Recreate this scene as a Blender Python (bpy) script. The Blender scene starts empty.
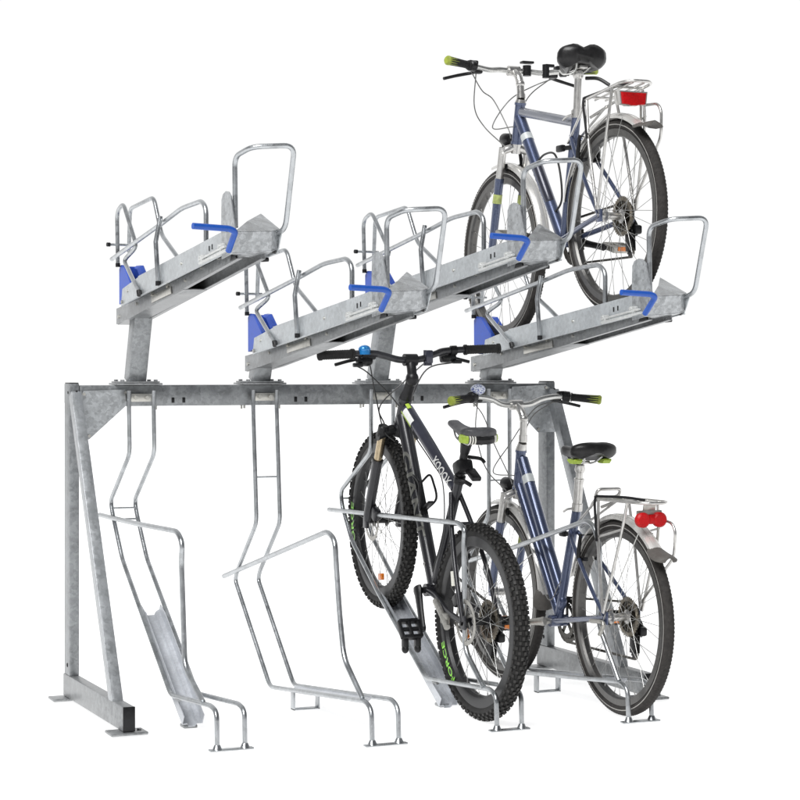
import bpy, bmesh, math, random
from mathutils import Vector, Matrix
random.seed(7)
PI = math.pi
sc = bpy.context.scene
COL = sc.collection

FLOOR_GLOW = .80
# ------------------------------------------------------------------ materials
def new_mat(name):
    m = bpy.data.materials.new(name); m.use_nodes = True
    nt = m.node_tree; b = nt.nodes['Principled BSDF']
    return m, nt, b

def plain(name, col, rough=.5, metal=0.0, coat=0.0, var=.12, scale=60, bump=0.0, bscale=300, spec=.5):
    """base colour broken up by a little noise, with optional fine bump"""
    m, nt, b = new_mat(name)
    N, L = nt.nodes.new, nt.links.new
    tc = N('ShaderNodeTexCoord')
    nz = N('ShaderNodeTexNoise'); nz.inputs['Scale'].default_value = scale; nz.inputs['Detail'].default_value = 5
    L(tc.outputs['Object'], nz.inputs['Vector'])
    rp = N('ShaderNodeValToRGB')
    rp.color_ramp.elements[0].position = .3; rp.color_ramp.elements[1].position = .72
    rp.color_ramp.elements[0].color = tuple(c*(1-var) for c in col)+(1,)
    rp.color_ramp.elements[1].color = tuple(min(1, c*(1+var)) for c in col)+(1,)
    L(nz.outputs['Fac'], rp.inputs['Fac']); L(rp.outputs['Color'], b.inputs['Base Color'])
    mr = N('ShaderNodeMapRange'); mr.inputs['To Min'].default_value = rough*.85; mr.inputs['To Max'].default_value = min(1, rough*1.15)
    L(nz.outputs['Fac'], mr.inputs['Value']); L(mr.outputs['Result'], b.inputs['Roughness'])
    b.inputs['Metallic'].default_value = metal
    b.inputs['Coat Weight'].default_value = coat; b.inputs['Coat Roughness'].default_value = .06
    b.inputs['Specular IOR Level'].default_value = spec
    if bump:
        n2 = N('ShaderNodeTexNoise'); n2.inputs['Scale'].default_value = bscale; n2.inputs['Detail'].default_value = 3
        L(tc.outputs['Object'], n2.inputs['Vector'])
        bp = N('ShaderNodeBump'); bp.inputs['Strength'].default_value = bump; bp.inputs['Distance'].default_value = .002
        L(n2.outputs['Fac'], bp.inputs['Height']); L(bp.outputs['Normal'], b.inputs['Normal'])
    return m

def galvanised(name, lo, hi, metal=.6, rough=.38, cloud=9, cell=85, tint=(.94, .975, 1.0), stain=.35, fine=.38):
    """hot-dip zinc: soft clouds, crystalline spangle and darker drip stains"""
    m, nt, b = new_mat(name)
    N, L = nt.nodes.new, nt.links.new
    tc = N('ShaderNodeTexCoord')
    nz = N('ShaderNodeTexNoise'); nz.inputs['Scale'].default_value = cloud; nz.inputs['Detail'].default_value = 7; nz.inputs['Roughness'].default_value = .62
    nz.inputs['Distortion'].default_value = .6
    L(tc.outputs['Object'], nz.inputs['Vector'])
    vo = N('ShaderNodeTexVoronoi'); vo.inputs['Scale'].default_value = cell; vo.inputs['Randomness'].default_value = 1
    n3 = N('ShaderNodeTexNoise'); n3.inputs['Scale'].default_value = 40; n3.inputs['Detail'].default_value = 3
    L(tc.outputs['Object'], n3.inputs['Vector'])
    mxv = N('ShaderNodeMix'); mxv.data_type = 'VECTOR'; mxv.inputs['Factor'].default_value = .03
    L(tc.outputs['Object'], mxv.inputs[4]); L(n3.outputs['Color'], mxv.inputs[5])
    L(mxv.outputs[1], vo.inputs['Vector'])
    sep = N('ShaderNodeSeparateColor'); L(vo.outputs['Color'], sep.inputs['Color'])
    mul = N('ShaderNodeMath'); mul.operation = 'MULTIPLY_ADD'; mul.inputs[1].default_value = .40
    L(sep.outputs[0], mul.inputs[0])
    sub = N('ShaderNodeMath'); sub.operation = 'MULTIPLY_ADD'; sub.inputs[1].default_value = 1.35; sub.inputs[2].default_value = -.45-.5*fine
    fi = N('ShaderNodeTexNoise'); fi.inputs['Scale'].default_value = 190; fi.inputs['Detail'].default_value = 4
    L(tc.outputs['Object'], fi.inputs['Vector'])
    fa_ = N('ShaderNodeMath'); fa_.operation = 'MULTIPLY_ADD'; fa_.inputs[1].default_value = fine
    L(fi.outputs['Fac'], fa_.inputs[0])
    L(nz.outputs['Fac'], sub.inputs[0]); L(sub.outputs[0], fa_.inputs[2]); oi = N('ShaderNodeObjectInfo'); ra_ = N('ShaderNodeMath'); ra_.operation = 'MULTIPLY_ADD'; ra_.inputs[1].default_value = .22
    L(oi.outputs['Random'], ra_.inputs[0]); L(fa_.outputs[0], ra_.inputs[2]); L(ra_.outputs[0], mul.inputs[2])
    rp = N('ShaderNodeValToRGB')
    rp.color_ramp.elements[0].position = .2; rp.color_ramp.elements[1].position = .85
    rp.color_ramp.elements[0].color = (lo*tint[0], lo*tint[1], lo*tint[2], 1)
    rp.color_ramp.elements[1].color = (hi*tint[0], hi*tint[1], hi*tint[2], 1)
    L(mul.outputs[0], rp.inputs['Fac'])
    st = N('ShaderNodeTexNoise'); st.inputs['Scale'].default_value = 28; st.inputs['Detail'].default_value = 9; st.inputs['Roughness'].default_value = .7
    L(tc.outputs['Object'], st.inputs['Vector'])
    sr = N('ShaderNodeValToRGB'); sr.color_ramp.elements[0].position = .62; sr.color_ramp.elements[1].position = .72
    sr.color_ramp.elements[0].color = (0, 0, 0, 1); sr.color_ramp.elements[1].color = (stain, stain, stain, 1)
    L(st.outputs['Fac'], sr.inputs['Fac'])
    mx = N('ShaderNodeMix'); mx.data_type = 'RGBA'
    mx.inputs[7].default_value = (lo*.72, lo*.72, lo*.68, 1)
    L(sr.outputs['Color'], mx.inputs[0]); L(rp.outputs['Color'], mx.inputs[6]); L(mx.outputs[2], b.inputs['Base Color'])
    mr = N('ShaderNodeMapRange'); mr.inputs['To Min'].default_value = rough*.75; mr.inputs['To Max'].default_value = rough*1.3
    L(mul.outputs[0], mr.inputs['Value']); L(mr.outputs['Result'], b.inputs['Roughness'])
    b.inputs['Metallic'].default_value = metal
    bp = N('ShaderNodeBump'); bp.inputs['Strength'].default_value = .18; bp.inputs['Distance'].default_value = .003
    L(st.outputs['Fac'], bp.inputs['Height']); L(bp.outputs['Normal'], b.inputs['Normal'])
    return m

M = {}
M['galv'] = galvanised('galvanised_sheet', .44, .63, tint=(.93, .975, 1.0), stain=.3)
M['galv_beam'] = galvanised('galvanised_profile', .23, .39, cloud=12)
M['galv_plate'] = galvanised('galvanised_plate', .30, .58, cloud=22, rough=.34, stain=.6)
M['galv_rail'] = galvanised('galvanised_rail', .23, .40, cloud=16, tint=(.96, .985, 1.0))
M['galv_gusset'] = galvanised('galvanised_gusset', .36, .66, cloud=12, rough=.36, stain=.4)
M['galv_brace'] = galvanised('galvanised_brace', .36, .54, cloud=9)
M['zinc_tube'] = galvanised('zinc_tube', .40, .60, metal=.95, rough=.32, cloud=10, cell=40, stain=.12, fine=.10)
M['zinc_sheet'] = galvanised('zinc_sheet_ramp', .52, .66, metal=.35, rough=.4, cloud=5, cell=120, tint=(.95, .98, 1.03), stain=.1)
M['aluminium'] = plain('brushed_aluminium', (.62, .62, .60), .36, 1.0, var=.1)
M['alloy'] = plain('silver_alloy', (.60, .59, .57), .3, .9, var=.12)
M['alloy_dull'] = plain('dull_alloy', (.42, .41, .38), .42, .8, var=.2)
M['slider'] = plain('pale_zinc_slider', (.60, .61, .60), .4, .4, var=.15)
M['bolt'] = plain('zinc_bolt', (.55, .54, .50), .35, .9)
M['blue_plastic'] = plain('blue_plastic', (.012, .085, .42), .36, 0, var=.08, bump=.08, bscale=500)
M['blue_guide'] = plain('blue_guide_plastic', (.030, .085, .44), .45, 0, var=.08, bump=.08)
M['blue_paint'] = plain('blue_metallic_paint', (.072, .092, .165), .27, .5, coat=.7, var=.08, scale=20)
M['grey_blue'] = plain('grey_blue_paint', (.19, .20, .235), .32, .55, coat=.6, var=.08, scale=20)
M['pale_decal'] = plain('pale_decal', (.55, .58, .58), .4, .1, var=.06)
M['black_paint'] = plain('black_frame_paint', (.020, .020, .024), .36, .2, coat=.35, var=.2, scale=25)
M['slate_paint'] = plain('slate_frame_paint', (.042, .044, .064), .34, .3, coat=.4, var=.12, scale=25)
M['decal_grey'] = plain('grey_decal', (.15, .15, .135), .4, .2, var=.08)
M['decal_white'] = plain('white_decal', (.78, .78, .76), .4, 0, var=.05)
M['decal_lime'] = plain('lime_decal', (.45, .62, .08), .42, 0, var=.06)
M['decal_green'] = plain('green_rim_decal', (.26, .72, .05), .42, 0, var=.06)
M['rubber'] = plain('black_rubber', (.015, .0145, .014), .6, 0, var=.5, scale=45, bump=.35, bscale=420, spec=.28)
M['rubber_knob'] = plain('pale_tread_knob', (.030, .0285, .027), .6, 0, var=.4, scale=30, spec=.35)  # knob tops only, paler than the rubber between them
M['rubber_worn'] = plain('worn_grey_rubber', (.033, .030, .028), .72, 0, var=.35, scale=60, bump=.5, bscale=380, spec=.3)
M['rubber_grip'] = plain('grip_rubber', (.015, .0145, .0145), .6, 0, var=.3, bump=.5, bscale=700, spec=.28)
M['black_plastic'] = plain('black_plastic', (.011, .011, .012), .36, 0, var=.3, spec=.32)
M['flap'] = plain('grey_mudflap_rubber', (.095, .088, .080), .6, 0, var=.15)
M['sticker'] = plain('yellow_green_sticker', (.42, .48, .16), .45, 0, var=.25)
M['stripe'] = plain('reflective_stripe', (.34, .33, .31), .4, .1, var=.1)
M['fender'] = plain('silver_mudguard', (.66, .65, .625), .28, .45, coat=.3, var=.07, scale=14)
M['steel'] = plain('bright_steel', (.60, .60, .58), .25, 1.0, var=.12)
M['spoke'] = plain('spoke_steel', (.42, .42, .41), .42, .9, var=.1)
M['sprocket'] = plain('worn_sprocket', (.22, .195, .155), .36, .85, var=.4)
M['sprocket_dark'] = plain('dark_sprocket', (.075, .068, .055), .4, .85, var=.4)
M['chain'] = plain('oily_chain', (.10, .095, .085), .4, .8, var=.3)
M['rim_grey'] = plain('grey_rim', (.13, .127, .122), .36, .75, var=.15)
M['rim_black'] = plain('black_rim', (.018, .018, .019), .4, .1, var=.2)
M['red'] = plain('red_reflector', (.45, .002, .004), .35, 0, coat=.0, spec=.25, var=.2, scale=160, bump=.4, bscale=260)
M['orange'] = plain('orange_reflector', (.78, .21, .015), .25, 0, coat=.5, var=.2, scale=160, bump=.4, bscale=260)
M['gold'] = plain('bronze_stanchion', (.52, .42, .28), .24, .85, var=.1)
M['saddle'] = plain('black_saddle_cover', (.012, .0115, .012), .34, 0, var=.3, bump=.12, bscale=350, spec=.4)
M['saddle_grey'] = plain('grey_saddle_cover', (.070, .070, .075), .45, 0, var=.25)
M['lime'] = plain('lime_plastic', (.36, .50, .05), .45, 0, var=.12)
M['olive'] = plain('olive_grip_end', (.30, .36, .05), .5, 0, var=.2)
M['cyan_bell'] = plain('blue_bell', (.015, .20, .52), .22, .3, coat=.6, var=.1)
M['cable'] = plain('grey_cable', (.17, .17, .165), .4, .1, var=.1)
M['cable_black'] = plain('black_cable', (.02, .02, .02), .4, 0, var=.1)
M['white_plastic'] = plain('white_plastic', (.70, .69, .62), .4, 0, var=.05)

def flower_bell():
    m, nt, b = new_mat('blue_white_floral_bell')
    N, L = nt.nodes.new, nt.links.new
    tc = N('ShaderNodeTexCoord'); vo = N('ShaderNodeTexVoronoi'); vo.inputs['Scale'].default_value = 170
    L(tc.outputs['Object'], vo.inputs['Vector'])
    rp = N('ShaderNodeValToRGB'); rp.color_ramp.elements[0].position = .38; rp.color_ramp.elements[1].position = .5
    rp.color_ramp.elements[0].color = (.04, .07, .33, 1); rp.color_ramp.elements[1].color = (.72, .76, .85, 1)
    L(vo.outputs['Distance'], rp.inputs['Fac']); L(rp.outputs['Color'], b.inputs['Base Color'])
    b.inputs['Roughness'].default_value = .3
    return m
M['floral'] = flower_bell()

def floor_mat():
    m, nt, b = new_mat('glowing_studio_floor')
    N, L = nt.nodes.new, nt.links.new
    tc = N('ShaderNodeTexCoord'); nz = N('ShaderNodeTexNoise'); nz.inputs['Scale'].default_value = 1.5
    L(tc.outputs['Object'], nz.inputs['Vector'])
    rp = N('ShaderNodeValToRGB'); rp.color_ramp.elements[0].color = (.46, .46, .46, 1); rp.color_ramp.elements[1].color = (.5, .5, .5, 1)
    L(nz.outputs['Fac'], rp.inputs['Fac']); L(rp.outputs['Color'], b.inputs['Base Color'])
    b.inputs['Roughness'].default_value = .9; b.inputs['Specular IOR Level'].default_value = .1
    b.inputs['Emission Color'].default_value = (1, 1, 1, 1); b.inputs['Emission Strength'].default_value = FLOOR_GLOW  # added glow, no lamp: keeps the floor white and washes out contact shadows
    return m

# ------------------------------------------------------------------ mesh builder
class MB:
    def __init__(s, off=(0, 0, 0)):
        s.v = []; s.f = []; s.mi = []; s.mats = []; s.cur = 0; s.off = Vector(off)
    def mat(s, m):
        if m not in s.mats: s.mats.append(m)
        s.cur = s.mats.index(m); return s
    def add(s, vs, fs):
        n = len(s.v); s.v += [tuple(v) for v in vs]
        s.f += [tuple(i+n for i in f) for f in fs]; s.mi += [s.cur]*len(fs); return s
    def bm(s, b):
        b.verts.ensure_lookup_table()
        for i, v in enumerate(b.verts): v.index = i
        s.add([v.co[:] for v in b.verts], [[v.index for v in f.verts] for f in b.faces]); b.free(); return s
    def tube(s, pts, r, seg=12, closed=False, caps=True):
        P = [Vector(p) for p in pts]; n = len(P)
        rr = r if isinstance(r, (list, tuple)) else [r]*n
        T = []
        for i in range(n):
            a = P[(i-1) % n] if (closed or i) else P[i]; c = P[(i+1) % n] if (closed or i < n-1) else P[i]
            T.append((c-a).normalized())
        up = Vector((0, 0, 1)) if abs(T[0].z) < .9 else Vector((1, 0, 0))
        u = (up - T[0]*up.dot(T[0])).normalized(); vs = []
        for i in range(n):
            u = (u - T[i]*u.dot(T[i])).normalized(); w = T[i].cross(u)
            for k in range(seg):
                a = 2*PI*k/seg; vs.append(P[i] + (u*math.cos(a)+w*math.sin(a))*rr[i])
        fs = []
        for i in range(n if closed else n-1):
            j = (i+1) % n
            for k in range(seg):
                l = (k+1) % seg; fs.append((i*seg+k, i*seg+l, j*seg+l, j*seg+k))
        if caps and not closed:
            fs.append(tuple(reversed(range(seg)))); fs.append(tuple((n-1)*seg+k for k in range(seg)))
        return s.add(vs, fs)
    def cyl(s, a, b, r, seg=20, r2=None): return s.tube([a, b], [r, r if r2 is None else r2], seg)
    def box(s, c, size, rot=None, bev=.002):
        b = bmesh.new(); bmesh.ops.create_cube(b, size=1)
        for v in b.verts: v.co = Vector((v.co.x*size[0], v.co.y*size[1], v.co.z*size[2]))
        if bev: bmesh.ops.bevel(b, geom=b.edges[:], offset=min(bev, min(size)*.3), segments=2, affect='EDGES', profile=.5)
        m = Matrix.Translation(Vector(c)) @ (rot.to_4x4() if rot else Matrix())
        bmesh.ops.transform(b, matrix=m, verts=b.verts); return s.bm(b)
    def bar(s, a, b_, w, h, side=(1, 0, 0), bev=.002):
        """rectangular bar from a to b: w along 'side', h across"""
        a, b_ = Vector(a), Vector(b_); d = b_-a; L = d.length; d.normalize(); x = Vector(side); x = (x-d*x.dot(d)).normalized(); z = x.cross(d)
        return s.box((a+b_)/2, (w, L, h), Matrix((x, d, z)).transposed(), bev)
    def poly(s, pts, vec):
        """closed polygon extruded by vec"""
        P = [Vector(p) for p in pts]; n = len(P); v = Vector(vec)
        fs = [tuple(reversed(range(n))), tuple(n+i for i in range(n))] + [(i, (i+1) % n, n+(i+1) % n, n+i) for i in range(n)]
        return s.add(P+[p+v for p in P], fs)
    def loft(s, rings, cap=True, closed=True):
        n = len(rings[0]); vs = [p for r in rings for p in r]; fs = []
        for i in range(len(rings)-1):
            for k in range(n if closed else n-1):
                l = (k+1) % n; fs.append((i*n+k, i*n+l, (i+1)*n+l, (i+1)*n+k))
        if cap: fs.append(tuple(reversed(range(n)))); fs.append(tuple((len(rings)-1)*n+k for k in range(n)))
        return s.add(vs, fs)
    def ring(s, c, prof, seg=72, a0=0, a1=2*PI):
        """profile of (x, radius) points swept about the X axis through c; full turn or an arc"""
        full = abs(a1-a0-2*PI) < 1e-6; n = len(prof); vs = []; fs = []; m = seg if full else seg+1
        for i in range(m):
            a = a0+(a1-a0)*i/seg
            for x, r in prof: vs.append((c[0]+x, c[1]+r*math.cos(a), c[2]+r*math.sin(a)))
        for i in range(seg):
            j = (i+1) % m
            for k in range(n): l = (k+1) % n; fs.append((i*n+k, i*n+l, j*n+l, j*n+k))
        if not full: fs.append(tuple(range(n))); fs.append(tuple(reversed([seg*n+k for k in range(n)])))
        return s.add(vs, fs)
    def ball(s, c, r, sq=(1, 1, 1), u=18, v=10):
        b = bmesh.new(); bmesh.ops.create_uvsphere(b, u_segments=u, v_segments=v, radius=r)
        for w in b.verts: w.co = Vector((w.co.x*sq[0]+c[0], w.co.y*sq[1]+c[1], w.co.z*sq[2]+c[2]))
        return s.bm(b)
    def disc_gear(s, c, r, teeth, th, depth=.0045, hole=.0):
        n = teeth*4; o = []
        for i in range(n):
            a = 2*PI*i/n; q = r if i % 4 in (0, 1) else r-depth
            o.append((q*math.cos(a), q*math.sin(a)))
        vs = []; fs = []
        for x in (-th/2, th/2):
            for y, z in o: vs.append((c[0]+x, c[1]+y, c[2]+z))
            for y, z in o:
                l = math.hypot(y, z); vs.append((c[0]+x, c[1]+y/l*hole, c[2]+z/l*hole))
        for i in range(n):
            j = (i+1) % n
            fs += [(i, n+i, n+j, j), (2*n+i, 2*n+j, 3*n+j, 3*n+i), (i, j, 2*n+j, 2*n+i), (n+i, 3*n+i, 3*n+j, n+j)]
        return s.add(vs, fs)
    def build(s, name, mat=None, parent=None, angle=38, loc=(0, 0, 0)):
        if mat is not None and mat not in s.mats: s.mats.insert(0, mat) if not s.mats else s.mats.append(mat)
        me = bpy.data.meshes.new(name)
        me.from_pydata([tuple(Vector(v)-s.off) for v in s.v], [], s.f)
        for m in s.mats: me.materials.append(m)
        for p, i in zip(me.polygons, s.mi): p.use_smooth = True; p.material_index = i
        b = bmesh.new(); b.from_mesh(me); bmesh.ops.recalc_face_normals(b, faces=b.faces[:]); b.to_mesh(me); b.free()
        me.set_sharp_from_angle(angle=math.radians(angle)); me.update()
        o = bpy.data.objects.new(name, me); COL.objects.link(o); o.location = loc
        if parent: o.parent = parent
        return o

def split_build(mb, name, mat, parent):
    """one object for every separate piece collected in mb"""
    par = list(range(len(mb.v)))
    def find(i):
        while par[i] != i: par[i] = par[par[i]]; i = par[i]
        return i
    for f in mb.f:
        for i in f[1:]: par[find(i)] = find(f[0])
    groups = {}
    for k, f in enumerate(mb.f): groups.setdefault(find(f[0]), []).append(f)
    out = []
    for fs in groups.values():
        used = sorted({i for f in fs for i in f}); m = {i: k for k, i in enumerate(used)}
        q = MB(mb.off); q.add([mb.v[i] for i in used], [[m[i] for i in f] for f in fs]); out.append(q.build(name, mat, parent))
    return out

def fillet(pts, rad=.03, n=5):
    P = [Vector(p) for p in pts]; out = [P[0]]
    for i in range(1, len(P)-1):
        a, b, c = P[i-1], P[i], P[i+1]; d1 = (a-b); d2 = (c-b)
        t = min(rad, d1.length*.48, d2.length*.48); p = b+d1.normalized()*t; q = b+d2.normalized()*t
        for k in range(n+1):
            s = k/n; out.append(p*(1-s)**2 + b*2*s*(1-s) + q*s*s)
    out.append(P[-1]); return out

def spline(pts, n=10):
    P = [Vector(p) for p in pts]; Q = [P[0]*2-P[1]]+P+[P[-1]*2-P[-2]]; out = []
    for i in range(1, len(Q)-2):
        a, b, c, d = Q[i-1:i+3]
        for k in range(n):
            t = k/n; out.append(.5*((2*b)+(c-a)*t+(2*a-5*b+4*c-d)*t*t+(3*b-a-3*c+d)*t**3))
    out.append(P[-1]); return out

def empty(name, loc):
    o = bpy.data.objects.new(name, None); o.location = loc; o.empty_display_size = .1; COL.objects.link(o); return o
def tag(o, label, cat, group=None):
    o['label'] = label; o['category'] = cat
    if group: o['group'] = group
def copy_tree(o, parent):
    c = o.copy(); COL.objects.link(c); c.parent = parent
    for ch in o.children: copy_tree(ch, c)
    return c

def text_verts(txt, size, cuts=10, space=1.0, shear=0.0):
    """lettering outline as (verts, faces) in 2D, cut into strips so that it can wrap a tube"""
    cu = bpy.data.curves.new('lettering', 'FONT'); cu.body = txt; cu.size = size; cu.align_x = 'CENTER'; cu.align_y = 'CENTER'
    cu.space_character = space; cu.shear = shear; cu.offset = size*.018; cu.resolution_u = 3
    ob = bpy.data.objects.new('lettering', cu); COL.objects.link(ob)
    me = bpy.data.meshes.new_from_object(ob.evaluated_get(bpy.context.evaluated_depsgraph_get()))
    b = bmesh.new(); b.from_mesh(me)
    for k in range(1, cuts):
        y = -size*.6+size*1.2*k/cuts
        bmesh.ops.bisect_plane(b, geom=b.verts[:]+b.edges[:]+b.faces[:], plane_co=(0, y, 0), plane_no=(0, 1, 0))
    b.verts.index_update()
    vs = [v.co.copy() for v in b.verts]; fs = [[v.index for v in f.verts] for f in b.faces]; b.free()
    bpy.data.objects.remove(ob); bpy.data.curves.remove(cu); bpy.data.meshes.remove(me)
    return vs, fs

def text_on_tube(mb, txt, size, a, b, r, t=.5, side=(-1, 0, 0), turn=0, lift=.0012, stretch=1.0, space=1.0):
    a, b = Vector(a), Vector(b); d = (b-a).normalized(); n = Vector(side); n = (n-d*n.dot(d)).normalized(); u = n.cross(d)
    c = a+(b-a)*t; vs, fs = text_verts(txt, size, space=space)
    out = []
    for v in vs:
        x, th = v.x*stretch, v.y/r+turn
        out.append(c+d*x+(n*math.cos(th)+u*math.sin(th))*(r+lift))
    mb.add(out, fs)

def text_on_ring(mb, txt, size, c, rad, x, ang, stretch=1.0):
    """lettering laid flat around a wheel's left side (facing -X)"""
    vs, fs = text_verts(txt, size, cuts=2); out = []
    for v in vs:
        a = ang+v.x*stretch/rad; q = rad+v.y
        out.append((x, c[1]+q*math.cos(a), c[2]+q*math.sin(a)))
    mb.add(out, fs)

# ------------------------------------------------------------------ the rack
def xk(k): return .2628+.5*k
RACK = (1.0, -.4, 0)
rack = empty('bicycle_rack', RACK)
tag(rack, 'galvanised two-tier steel bicycle rack with four sloping upper trays and blue pull handles', 'bicycle rack')

def R(): return MB(RACK)

# frame: beam, end posts, feet, braces, gussets
ZB, BH = 1.192, .080
b = R()
b.box((1.0270, .029, ZB-BH/2), (1.9710, .056, BH), None, .004)
beam = b.build('beam', M['galv_beam'], rack)
h = R()
for x in (.405, .448, .905, .948, 1.405, 1.448):
    h.box((x, -.0005, ZB-.058), (.011, .004, .02), None, .001)
split_build(h, 'slot', M['black_plastic'], beam)

def end_frame(x0, sgn):
    """x0: outer-left X of the end frame; sgn +1 left end, -1 right end (gusset side)"""
    xc = x0+.019
    p = R(); p.box((xc, .04, .10+(1.199-.10)/2+.001), (.038, .080, 1.197-.10), None, .004)
    post = p.build('end_post', M['galv_beam'], rack)
    c = R(); c.box((xc, .04, 1.2005), (.034, .074, .003), None, .001)
    c.ball((xc-.0195, .03, .14), .008, (.4, 1, 1)); c.ball((xc-.0195, .02, 1.165), .006, (.4, 1, 1)); split_build(c, 'end_cap', M['black_plastic'], post)
    ext = 0 if sgn > 0 else .050
    f = R(); f.box((xc, -.33-ext/2, .060), (.042, .84+ext, .085), None, .004)
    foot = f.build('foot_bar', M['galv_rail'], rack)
    c = R(); c.box((xc, -.7515-ext, .060), (.0425, .006, .0855), None, .002); c.build('end_cap', M['black_plastic'], foot)
    c = R()
    for y, w in ((.06, .15), (-.72-ext*1.5, .13)):
        c.box((xc, y, .011), (w, .09, .010), None, .004)
        c.cyl((xc+.045, y, .01), (xc+.045, y, .022), .008, 6)
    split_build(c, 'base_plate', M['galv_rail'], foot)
    d = R(); d.bar((xc, -.012, 1.16), (xc, -.592, .083), .0405, .045)
    br = d.build('brace', M['galv_brace'], rack)
    c = R(); c.ball((xc-.005, -.584, .130), .006, (1, .6, 1)); c.ball((xc+.0, -.03, 1.168), .006, (1, .7, 1)); split_build(c, 'bolt', M['black_plastic'], br)
    g = R()
    if sgn > 0: pts = [(x0+.040, 1.148), (x0+.052, 1.171), (x0+.212, 1.176), (x0+.216, 1.115), (x0+.072, .988), (x0+.045, 1.000)]
    else: pts = [(x0-.165, 1.180), (x0-.01, 1.186), (x0+.05, 1.150), (x0+.052, .992), (x0-.045, .990), (x0-.172, 1.115)]
    yg = -.012 if sgn > 0 else -.010
    g.poly([(x, yg, z) for x, z in pts], (0, .005, 0))
    gp = g.build('gusset_plate', M['galv_gusset'], rack)
    c = R()
    for i in (1, 2, 4): c.cyl((pts[i][0]-.0, yg-.006, pts[i][1]-(.012 if i < 4 else -.014)), (pts[i][0], yg+.01, pts[i][1]-(.012 if i < 4 else -.014)), .006, 6)
    split_build(c, 'bolt', M['bolt'], gp)
end_frame(.002, 1)
end_frame(2.013, -1)

# floor wheel holders: (left rod, right rod, side loop) as (Y, Z) lists
TR = .0085
HOLD = [
 dict(L=[(-.06,1.172),(-.06,1.12),(-.07,.935),(.20,.742),(.17,.69),(.03,.528),(-.602,.108),(-1.06,.141),(-1.117,.128),(-1.122,.006)],
      loop=[(.345,.677),(-.176,.680),(-.69,.690),(-.75,.655),(-.738,.595),(-.779,.231),(-.98,.142)], wires=[(.17,.715),(.165,.672)], ramp=True),
 dict(L=[(-.04,1.172),(-.04,1.12),(-.08,.661),(.155,.449),(.175,.414),(-.235,.052),(-1.185,.142),(-1.236,.122),(-1.244,.006)],
      loop=[(.304,.419),(-.844,.686),(-.915,.66),(-.924,.592),(-.959,.405),(-.999,.261),(-1.165,.15)], wires=[(-.05,.835)], ramp=False),
 dict(L=[(-.025,1.172),(-.025,1.12),(-.025,.925),(.30,.750),(.29,.695),(.18,.556),(-.117,.36),(-.561,.100),(-1.11,.140),(-1.158,.122),(-1.162,.006)],
      loop=[(.423,.665),(-.86,.700),(-.911,.68),(-.903,.643),(-.911,.251),(-1.065,.141)], wires=[(.29,.72),(.27,.672)], ramp=True),
 dict(L=[(-.06,1.172),(-.06,1.12),(-.065,.661),(.155,.449),(.175,.414),(-.235,.052),(-1.14,.139),(-1.190,.120),(-1.198,.006)],
      loop=[(.304,.419),(-.258,.539),(-.895,.697),(-.95,.682),(-.995,.615),(-.983,.33),(-1.135,.142)], wires=[(-.05,.80)], ramp=False)]
HX = [.048, .048, .048, .047]
def lerp_on(L, y):
    for i in range(len(L)-1, 0, -1):
        a, c = L[i-1], L[i]
        if min(a[0], c[0]) <= y <= max(a[0], c[0]): t = (y-a[0])/(c[0]-a[0]); return a[1]+(c[1]-a[1])*t
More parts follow.
